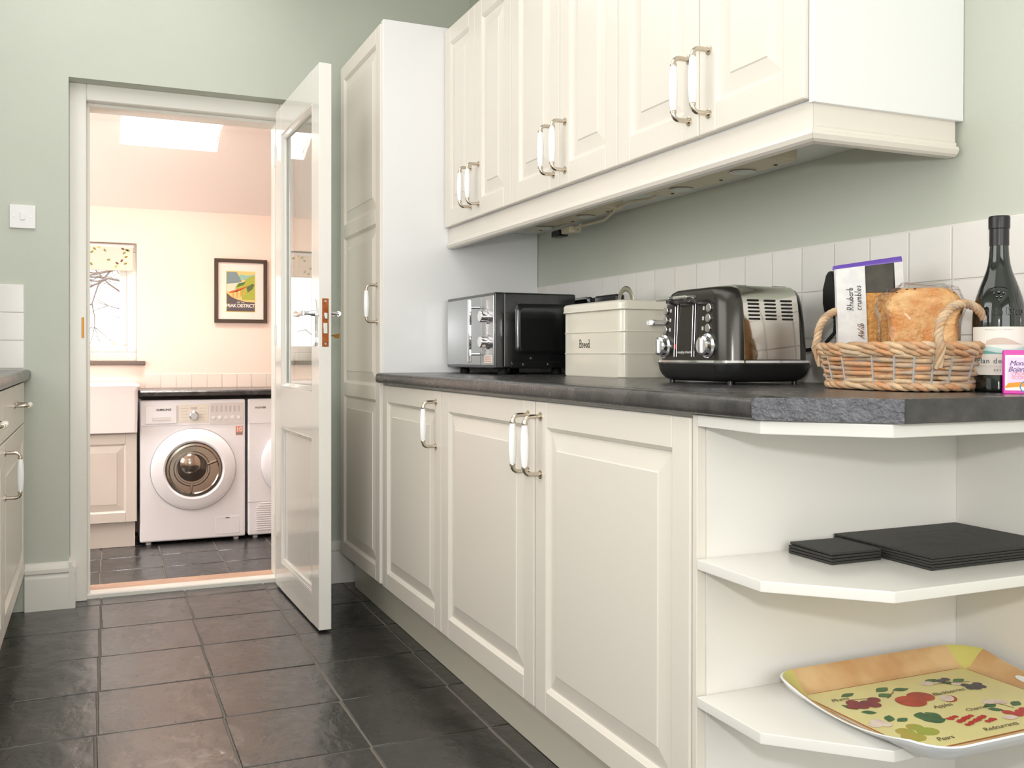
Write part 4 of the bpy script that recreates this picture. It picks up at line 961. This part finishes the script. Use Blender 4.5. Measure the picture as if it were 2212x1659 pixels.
write('crumbles', .0058, tfn(-.013, 1.058), .0012, slant=.1)[0].build('handwriting', ink, lbo, smooth=0)
write('AWilb', .0056, tfn(-.010, 1.002), .0013, slant=.4)[0].build('handwriting', mat('brown ink', (120, 84, 66), .6), lbo, smooth=0)
# bread loaf
br0 = Vector((1.382, 1.305, 0))
brd = thing('bread_loaf', 'golden bread loaf in a clear bag in the wicker basket', 'bread', (br0.x, br0.y, .93))
def loafpt(t, f, grow=0.):
    """t 0..2pi around outline in (width, z); f -1..1 along depth"""
    c, s = math.cos(t), math.sin(t)
    z0 = 1.005; wz = .057 if s < 0 else .086
    a = (.057+(.010 if s > .15 else 0)*min(1, max(0, s-.15)*4)*(1-max(0, s-.75)*2.2))*math.copysign(abs(c)**.42, c)
    z = z0+wz*math.copysign(abs(s)**(.42 if s < 0 else .62), s)
    sh_ = 1-.18*abs(f)**5
    return br0+VW*(a*sh_*(1+grow))+VD*(f*.052*(1+grow))+Vector((0, 0, z0+(z-z0)*sh_*(1+grow)))
def loaf(mb, grow=0., nz=None):
    n, m_ = 48, 13; vs = []; fs = []
    for j in range(m_):
        f = -1+2*j/(m_-1)
        for i in range(n):
            p = loafpt(2*PI*i/n, f, grow)
            if nz: p = p+Vector((nz(i, j), nz(i+50, j), nz(i, j+50)))
            vs.append(p)
    for j in range(m_-1):
        for i in range(n): fs.append([j*n+i, j*n+(i+1) % n, (j+1)*n+(i+1) % n, (j+1)*n+i])
    fs.append(list(range(n))[::-1]); fs.append([(m_-1)*n+i for i in range(n)]); return mb.add(vs, fs)
loaf(MB(), 0, lambda i, j: .0012*math.sin(i*1.7+j*2.3)+.0008*math.sin(i*.6-j*3.1)).build('loaf', crust, brd, smooth=60)
for k in range(9):
    t_ = rg.uniform(.25, 2.9); q = loafpt(t_, -.7); MB().lathe([(.001, -.001), (.0026, 0), (.001, .001)], tuple(q), 'z', 8).build('seed', mat('dark seed', (96, 62, 40), .7), brd)
# crumpled bag
bag = MB(); n, m_ = 56, 15; vs = []; fs = []
for j in range(m_):
    f = -1+2*j/(m_-1)
    for i in range(n):
        t = 2*PI*i/n; p = loafpt(t, f*.999, .075)
        wr = .0030*math.sin(t*9+f*4)+.0022*math.sin(t*17-f*9)+.0016*math.sin(t*31+f*13)
        d_ = (p-(br0+Vector((0, 0, 1.0)))).normalized(); p = p+d_*wr
        if math.cos(t) < -.35: p = p-VW*.014*(-.35-math.cos(t))*1.5+VD*.006
        vs.append(p)
for j in range(m_-1):
    for i in range(n): fs.append([j*n+i, j*n+(i+1) % n, (j+1)*n+(i+1) % n, (j+1)*n+i])
c0 = br0-VD*.060+Vector((0, 0, 1.01)); prev = 0; rb_ = random.Random(4)
for sc_ in (.93, .80, .62, .42, .2, .03):
    base_ = len(vs)
    for i in range(n):
        t = 2*PI*i/n; p = c0+(vs[i]-c0)*sc_
        d_ = -.006*(1-sc_)+.0030*math.sin(t*7+sc_*11)*sc_+.0024*math.sin(t*13-sc_*23)*sc_+rb_.uniform(-.0011, .0011)*sc_
        vs.append(Vector(p)+VD*d_)
    for i in range(n): fs.append([prev+i, base_+i, base_+(i+1) % n, prev+(i+1) % n])
    prev = base_
fs.append([prev+i for i in range(n)][::-1])
bag.add(vs, fs).build('clear_bag', film_m, brd, smooth=25)
# wine bottle
bo = Vector((1.447, 1.199, ZT))
bt_ = thing('wine_bottle', 'dark wine bottle with embossed shoulder and ivory label', 'bottle', bo)
RB = .0425
prof = [(.036, 0), (.0405, .002), (.0425, .007), (RB, .03), (RB, .120), (.0420, .135), (.0400, .150), (.0365, .165), (.0315, .181), (.0260, .196), (.0210, .210), (.0180, .222), (.0162, .236), (.0152, .252), (.0150, .298), (.012, .299)]
MB().lathe([(r, ZT+h) for r, h in prof], (bo.x, bo.y, 0), 'z', 48).build('glass', bottle_m, bt_)
MB().lathe([(.0156, ZT+.234+.02), (.0158, ZT+.2545), (.0158, ZT+.283), (.0172, ZT+.284), (.0174, ZT+.302), (.0165, ZT+.3055), (.004, ZT+.306)], (bo.x, bo.y, 0), 'z', 32).build('capsule', foil, bt_)
th0 = math.atan2(-bo.y, -bo.x)
def wrap(R, zc, twist=0.):
    def f(a, b, c=0.):
        z = zc+b; r = R
        if callable(R): r = R(z)
        t = th0+twist+a/ (r if r > .02 else .02)
        return Vector((bo.x+(r+c)*math.cos(t), bo.y+(r+c)*math.sin(t), z))
    return f
def curved(w, z0, z1, lift, tw=0., z1b=None, n=16):
    mb = MB(); vs = []
    f = wrap(RB, 0, tw)
    for i in range(n+1):
        a = -w/2+w*i/n
        dz = z1b(i/n) if z1b else 0
        vs += [f(a, z0, lift), f(a, z1+dz, lift)]
    return mb.add(vs, [[2*i, 2*i+2, 2*i+3, 2*i+1] for i in range(n)])
lo = curved(.105, ZT+.030, ZT+.1125, .0003).build('label', label_m, bt_, recalc=False)
curved(.070, ZT+.082, ZT+.088, .0005, .35, lambda q: .006*math.sin(q*5)).build('label_print', sand, lo, recalc=False)
curved(.095, ZT+.070, ZT+.077, .0005, .0, lambda q: .003*math.sin(q*7)).build('label_print', mat('pale teal print', (190, 215, 212), .7), lo, recalc=False)
curved(.092, ZT+.066, ZT+.070, .0006, .05, lambda q: .002*math.sin(q*9)).build('label_print', teal, lo, recalc=False)
text_mb('Plan de Dieu', .0125, wrap(RB, ZT+.050), depth=.0016, align='CENTER', space=1.15).build('lettering', mat('slate ink', (80, 92, 100), .6), lo, smooth=0)
text_mb('COTES DU RHONE VILLAGES', .0042, wrap(RB, ZT+.0435), depth=.0016, align='CENTER', space=1.2).build('lettering', grey_white, lo, smooth=0)
text_mb('2017', .0055, wrap(RB, ZT+.0365), depth=.0016, align='CENTER', space=1.5).build('lettering', ink, lo, smooth=0)
text_mb('PRODUCT OF FRANCE', .0035, wrap(RB, ZT+.1065), depth=.0016, align='CENTER', space=1.3).build('lettering', grey_white, lo, smooth=0)
def rbz(z):
    h = z-ZT
    for (r0, h0), (r1, h1) in zip(prof, prof[1:]):
        if h0 <= h <= h1: return r0+(r1-r0)*(h-h0)/(h1-h0)
    return RB
text_mb('Plan de Dieu', .0170, wrap(rbz, ZT+.133), depth=.0010, align='CENTER', bev=.0007).build('embossed_lettering', bottle_m, bt_)
cr_ = MB()
fw_ = wrap(rbz, ZT+.160)
for a, b, r in ((0, .012, .004), (-.007, .010, .003), (.007, .010, .003), (-.003, .004, .0025), (.003, .004, .0025), (0, -.002, .002), (-.011, .014, .002), (.011, .014, .002)):
    p = fw_(a, b, .0003); cr_.lathe([(r*.4, -r), (r, -.3*r), (r, .3*r), (r*.4, r)], tuple(p), 'z', 10)
cr_.tube([fw_(-.014+.028*k/12, .018+.003*math.sin(PI*k/12), .0004) for k in range(13)], .0007, 5)
cr_.build('embossed_crest', bottle_m, bt_)
# pink chocolate box
po0 = Vector((1.374, 1.130, ZT)); PU = Vector((.66, -.75, 0)).normalized(); PN = Vector((-PU.y, PU.x, 0)); PN = PN if PN.y > 0 else -PN
pb = thing('chocolate_box', 'small magenta card box of sweets beside the wine bottle', 'box', po0)
pfn = lambda a, d_, z: po0+PU*a+PN*d_+Vector((0, 0, z))
MB().box(0, .095, 0, .045, 0, .072, .001).map(lambda p: pfn(p.x, p.y, p.z)).build('carton', pink, pb)
fp = lambda a, b, c=0.: pfn(a, -c, b)
def flat(x0, x1, z0, z1, l): return MB().add([fp(x0, z0, l), fp(x1, z0, l), fp(x1, z1, l), fp(x0, z1, l)], [[0, 1, 2, 3]])
flat(.003, .092, .006, .064, .0003).build('front_print', ivory, pb, recalc=False)
flat(.006, .090, .012, .060, .0005).build('front_print', lilac, pb, recalc=False)
MB().add([fp(.002, .010, .0008), fp(.045, .014, .0008), (fp(.09, .012, .0008)), fp(.09, .020, .0008), fp(.045, .022, .0008), fp(.008, .018, .0008)], [[0, 1, 2, 3, 4, 5]]).build('ribbon_print', orange_m, pb, recalc=False)
text_mb('Monty', .0115, lambda a, b, c: fp(.009+a, .047+b, .0009), depth=0, shear=.3, space=.9).build('lettering', mat('purple ink', (92, 50, 110), .5), pb, smooth=0)
text_mb('Bojangles', .0115, lambda a, b, c: fp(.007+a, .037+b, .0009), depth=0, shear=.3, space=.9).build('lettering', MATS['purple ink'], pb, smooth=0)
text_mb('CHOCCY', .0075, lambda a, b, c: fp(.012+a, .0305+b, .0009), depth=0).build('lettering', mat('coral ink', (232, 120, 130), .5), pb, smooth=0)
text_mb('SCOFFY', .0075, lambda a, b, c: fp(.012+a, .0245+b, .0009), depth=0).build('lettering', MATS['coral ink'], pb, smooth=0)
strokes([arc(.034, .012, .009, .009, 100, 330, 12)], lambda a, b, c=0.: fp(a, b, .0010), .0016).build('swirl_print', mat('blue ink', (60, 150, 200), .5), pb, smooth=0)

# ------------------------------------------------------------------ corner shelf contents
zsf = .6245
def slab_thing(name, label, cat, group, x0, x1, y0, y1, z, t, rot=0., grain=None):
    o = MB().box(-(x1-x0)/2, (x1-x0)/2, -(y1-y0)/2, (y1-y0)/2, 0, t, .0012, 2).build(name, mat_black)
    o.location = ((x0+x1)/2, (y0+y1)/2, z); o.rotation_euler = (0, 0, rot); return tag(o, label, cat, group)
ord_ = ['bottom', 'second from bottom', 'middle', 'second from top', 'top']
for k in range(5):
    slab_thing('placemat', 'black placemat, %s of the stack on the corner shelf' % ord_[k], 'placemat', 'black placemats', 1.228, 1.528, 1.140, 1.362, zsf+k*.0046, .0041, rg.uniform(-.006, .006))
top = [o for o in COL.objects if o.name.startswith('placemat')][-1]
fnm = lambda a, b, c=0.: (1.378+a, 1.251+b, zsf+4*.0046+.0041)
strokes([[(-.075, -.06), (.075, -.06), (.075, .06), (-.075, .06), (-.075, -.06)], arc(-.03, -.01, .04, .03, 0, 360, 20), arc(.05, .03, .03, .03, 0, 360, 16), [(-.11, .03), (.11, .03)]], lambda a, b, c=0.: Vector((1.378+a, 1.251+b, zsf+4*.0046+.0041+c)), .0016, .0002).build('tooled_line', mat('dark tooling', (34, 33, 31), .5), top, smooth=0)
oc = ['bottom', 'second', 'third', 'top']
for k in range(4):
    slab_thing('coaster', 'small black square coaster, %s of the stack beside the placemats' % (oc[k]+(' from bottom' if 0 < k < 3 else '')), 'coaster', 'black coasters', 1.110+(.003 if k == 3 else 0), 1.217, 1.236, 1.343, zsf+k*.0050, .0043, (.0, .01, -.006, -.035)[k])
# tray
tr = thing('serving_tray', 'fruit-printed melamine tray with cut-out handles on the low shelf', 'tray', (1.27, 1.15, .3915))
TX0, TX1, TY0, TY1, TZ = 1.052, 1.512, .968, 1.330, .3915
def trr(o, z): return (z, TX0+o, TX1-o, TY0+o, TY1-o, max(.058-o*.55, .012))
def skin(rings, n=9, m=8):
    mb = MB(); vs = []; fs = []
    for z, x0, x1, y0, y1, r in rings:
        ring = []
        for cx, cy, a0 in ((x1-r, y1-r, 0), (x0+r, y1-r, PI/2), (x0+r, y0+r, PI), (x1-r, y0+r, 1.5*PI)):
            ring.append([Vector((cx+r*math.cos(a0+PI/2*k/(n-1)), cy+r*math.sin(a0+PI/2*k/(n-1)), z)) for k in range(n)])
        for i in range(4):
            vs += ring[i]; a, b = ring[i][-1], ring[(i+1) % 4][0]
            vs += [a.lerp(b, k/(m+1)) for k in range(1, m+1)]
    for p in vs:        # the short ends flare out flat for the hand grips
        e_ = min(1, max(0, abs(p.x-(TX0+TX1)/2)-.180)/.02); g_ = max(0, 1-abs((p.y-(TY0+TY1)/2)/.130)**2)
        if p.z > TZ+.0042: p.z = TZ+.0042+(p.z-TZ-.0042)*(1-.60*e_*g_)
    q = 4*(n+m)
    for i in range(len(rings)-1):
        for k in range(q): fs.append([i*q+k, i*q+(k+1) % q, (i+1)*q+(k+1) % q, (i+1)*q+k])
    return mb.add(vs, fs), q, len(rings)
outer, q, nr = skin([trr(.046, TZ), trr(.040, TZ), trr(.032, TZ+.003), trr(.008, TZ+.022), trr(.002, TZ+.031), trr(0, TZ+.034), trr(.003, TZ+.0355)])
outer.f.append(list(range(q))[::-1]); outer.build('shell', melamine, tr, smooth=50)
inner, q, nr = skin([trr(.003, TZ+.0356), trr(.012, TZ+.030), trr(.030, TZ+.009), trr(.037, TZ+.0045), trr(.043, TZ+.0038), trr(.060, TZ+.0036)])
inner.f.append([(nr-1)*q+i for i in range(q)]); inner.build('printed_lining', tray_print, tr, smooth=50)
nt_ = tray_print.node_tree; N_, L2_ = nt_.nodes, nt_.links
tcn = N_.new('ShaderNodeTexCoord'); sxyz = N_.new('ShaderNodeSeparateXYZ'); L2_.new(tcn.outputs['Object'], sxyz.inputs[0])
def mnode(op, a, b=None):
    m_ = N_.new('ShaderNodeMath'); m_.operation = op; L2_.new(a, m_.inputs[0])
    if b is not None:
        if isinstance(b, float): m_.inputs[1].default_value = b
        else: L2_.new(b, m_.inputs[1])
    return m_.outputs[0]
cx_ = mnode('GREATER_THAN', mnode('ABSOLUTE', mnode('SUBTRACT', sxyz.outputs[0], .012)), .180); cy2 = mnode('GREATER_THAN', mnode('ABSOLUTE', sxyz.outputs[1]), .130)
mc = N_.new('ShaderNodeMix'); mc.data_type = 'RGBA'; L2_.new(mnode('MULTIPLY', cx_, cy2), mc.inputs[0])
src = N_['Principled BSDF'].inputs['Base Color'].links[0].from_socket
L2_.new(src, mc.inputs[6]); mc.inputs[7].default_value = lin((214, 206, 120)); L2_.new(mc.outputs[2], N_['Principled BSDF'].inputs['Base Color'])
zp = TZ+.0042
def tp(pts, material, name, l=0, par=None):
    return MB().add([(x, y, zp+.0002*l) for x, y in pts], [list(range(len(pts)))]).build(name, material, par or tr, smooth=0)
tp([(1.093, 1.034), (1.465, 1.034), (1.465, 1.288), (1.093, 1.288)], line_red, 'border_line', 0)
tp([(1.0955, 1.0365), (1.4625, 1.0365), (1.4625, 1.2855), (1.0955, 1.2855)], tray_yellow, 'printed_field', 1)
def ell(cx, cy, a, b, rot=0., n=14): return [(cx+a*math.cos(t)*math.cos(rot)-b*math.sin(t)*math.sin(rot), cy+a*math.cos(t)*math.sin(rot)+b*math.sin(t)*math.cos(rot)) for t in [2*PI*k/n for k in range(n)]]
def leafp(cx, cy, ln, wd, rot):
    o = []
    for k in range(7): o.append((-ln/2+ln*k/6, wd/2*math.sin(PI*k/6)))
    for k in range(5, 0, -1): o.append((-ln/2+ln*k/6, -wd/2*math.sin(PI*k/6)))
    return [(cx+a*math.cos(rot)-b*math.sin(rot), cy+a*math.sin(rot)+b*math.cos(rot)) for a, b in o]
def motif(name, polys):
    """one printed fruit = one part: flat shapes layered by height, a mesh per colour"""
    by = {}
    for mt, pts in polys: by.setdefault(mt.name, [mt, []])[1].append(pts)
    first_ = None
    for l, (k, (mt, ps)) in enumerate(by.items()):
        mb = MB()
        for i, pts in enumerate(ps): mb.add([(x, y, zp+.0005+.00025*l+.00002*i) for x, y in pts], [list(range(len(pts)))])
        o = mb.build(name if first_ is None else 'print_layer', mt, first_ or tr, smooth=0); first_ = first_ or o
L_ = leafp
def stemp(x0, y0, x1, y1, w_=.0018):
    d_ = Vector((x1-x0, y1-y0)).normalized(); n_ = Vector((-d_.y, d_.x))*w_/2
    return [(x0+n_.x, y0+n_.y), (x0-n_.x, y0-n_.y), (x1-n_.x, y1-n_.y), (x1+n_.x, y1+n_.y)]
motif('plum_print', [(leaf_m, L_(1.165, 1.258, .034, .014, .2)), (leaf_m, L_(1.128, 1.213, .03, .014, -1.2)), (leaf_m, L_(1.140, 1.183, .026, .016, -.5)), (twig_m, stemp(1.150, 1.238, 1.182, 1.232))]+
      [(plum_m, ell(x, y, .0130, .0105, .4)) for x, y in ((1.146, 1.226), (1.166, 1.216), (1.150, 1.207), (1.135, 1.212), (1.172, 1.204), (1.188, 1.222))])
motif('apple_print', [(leaf_m, L_(1.238, 1.255, .036, .018, .3)), (leaf_m, L_(1.222, 1.232, .03, .02, .1)), (leaf_m, L_(1.268, 1.243, .034, .016, -.1)), (twig_m, stemp(1.215, 1.219, 1.25, 1.240)), (apple_m, ell(1.240, 1.193, .026, .024)), (apple_m, ell(1.272, 1.203, .024, .021))])
motif('apple_slice_print', [(apple_m, ell(1.309, 1.178, .018, .013, .6)), (rose_m, ell(1.307, 1.180, .016, .011, .6))])
motif('pear_print', [(pear_m, ell(1.128, 1.080, .020, .017)), (pear_m, ell(1.132, 1.100, .015, .014)), (pear_m, ell(1.165, 1.088, .019, .015)), (pear_m, ell(1.160, 1.108, .014, .013)), (leaf_m, L_(1.150, 1.150, .03, .016, .8)), (leaf_m, L_(1.165, 1.138, .026, .014, .2)), (rose_m, ell(1.122, 1.146, .012, .010)), (rose_m, ell(1.108, 1.137, .010, .009)), (rose_m, ell(1.126, 1.132, .010, .008))])
motif('redcurrant_print', [(leaf_m, L_(1.206, 1.137, .036, .026, .9)), (leaf_m, L_(1.212, 1.118, .04, .028, -.2)), (leaf_m, L_(1.226, 1.134, .03, .022, 1.8))]+[(cherry_m, ell(1.236+.0085*(k % 8)+.002*(k//8), 1.112-.010*(k//8)-.0025*(k % 8)+.004*((k*7) % 3), .0050, .0046)) for k in range(26)])
motif('cherry_print', [(leaf_m, L_(1.345, 1.128, .03, .016, .1)), (leaf_m, L_(1.338, 1.112, .026, .016, -.6)), (twig_m, stemp(1.362, 1.14, 1.372, 1.105)), (rose_m, ell(1.358, 1.140, .014, .010)), (rose_m, ell(1.374, 1.133, .012, .010)), (rose_m, ell(1.330, 1.078, .014, .008))]+[(cherry_m, ell(x, y, .0095, .0085)) for x, y in ((1.345, 1.094), (1.352, 1.082), (1.366, 1.088), (1.380, 1.092))]+[(leaf_m, L_(1.392, 1.118, .03, .016, .4))])
motif('blackberry_print', [(leaf_m, L_(1.350, 1.255, .034, .016, .2)), (leaf_m, L_(1.372, 1.234, .03, .016, -.7)), (leaf_m, L_(1.398, 1.238, .03, .016, .1)), (rose_m, ell(1.335, 1.247, .014, .010)), (rose_m, ell(1.380, 1.226, .010, .008)), (twig_m, stemp(1.34, 1.24, 1.41, 1.225))]+[(berry_m, ell(x, y, .0085, .0075)) for x, y in ((1.365, 1.247), (1.380, 1.250), (1.388, 1.214), (1.400, 1.206), (1.394, 1.196), (1.408, 1.198), (1.412, 1.210), (1.384, 1.200))])
for txt, x, y, s_ in (('Plums', 1.118, 1.240, .016), ('Apples', 1.250, 1.152, .016), ('Pears', 1.150, 1.052, .016), ('Blackberries', 1.296, 1.196, .016), ('Cherries', 1.288, 1.122, .015), ('Redcurrants', 1.246, 1.052, .016)):
    text_mb(txt, s_, lambda a, b, c: Vector((x+a, y+b, zp+.0012)), depth=0, shear=.4, space=.92).build('lettering', mat('sepia ink', (70, 62, 40), .5), tr, smooth=0)
for cx, cy, sx, sy in ((TX0+.035, TY1-.035, -1, 1), (TX1-.035, TY1-.035, 1, 1)):
    pass
# grip slots on the sloping short ends
for cx, s_ in ((TX0+.021, -1), (TX1-.021, 1)):
    mb = MB(); pts = []
    for k in range(18):
        t = 2*PI*k/18; yy = .050*math.copysign(abs(math.cos(t))**.6, math.cos(t)); a = .0065*math.sin(t)
        sc_ = 1-.60*(1-(yy/.130)**2); pts.append((cx+s_*a, 1.149+yy, TZ+.0042+(.0153+a*1.17)*sc_+.0007))
    mb.add(pts, [list(range(18))]); mb.build('grip_slot', melamine, tr, smooth=0)
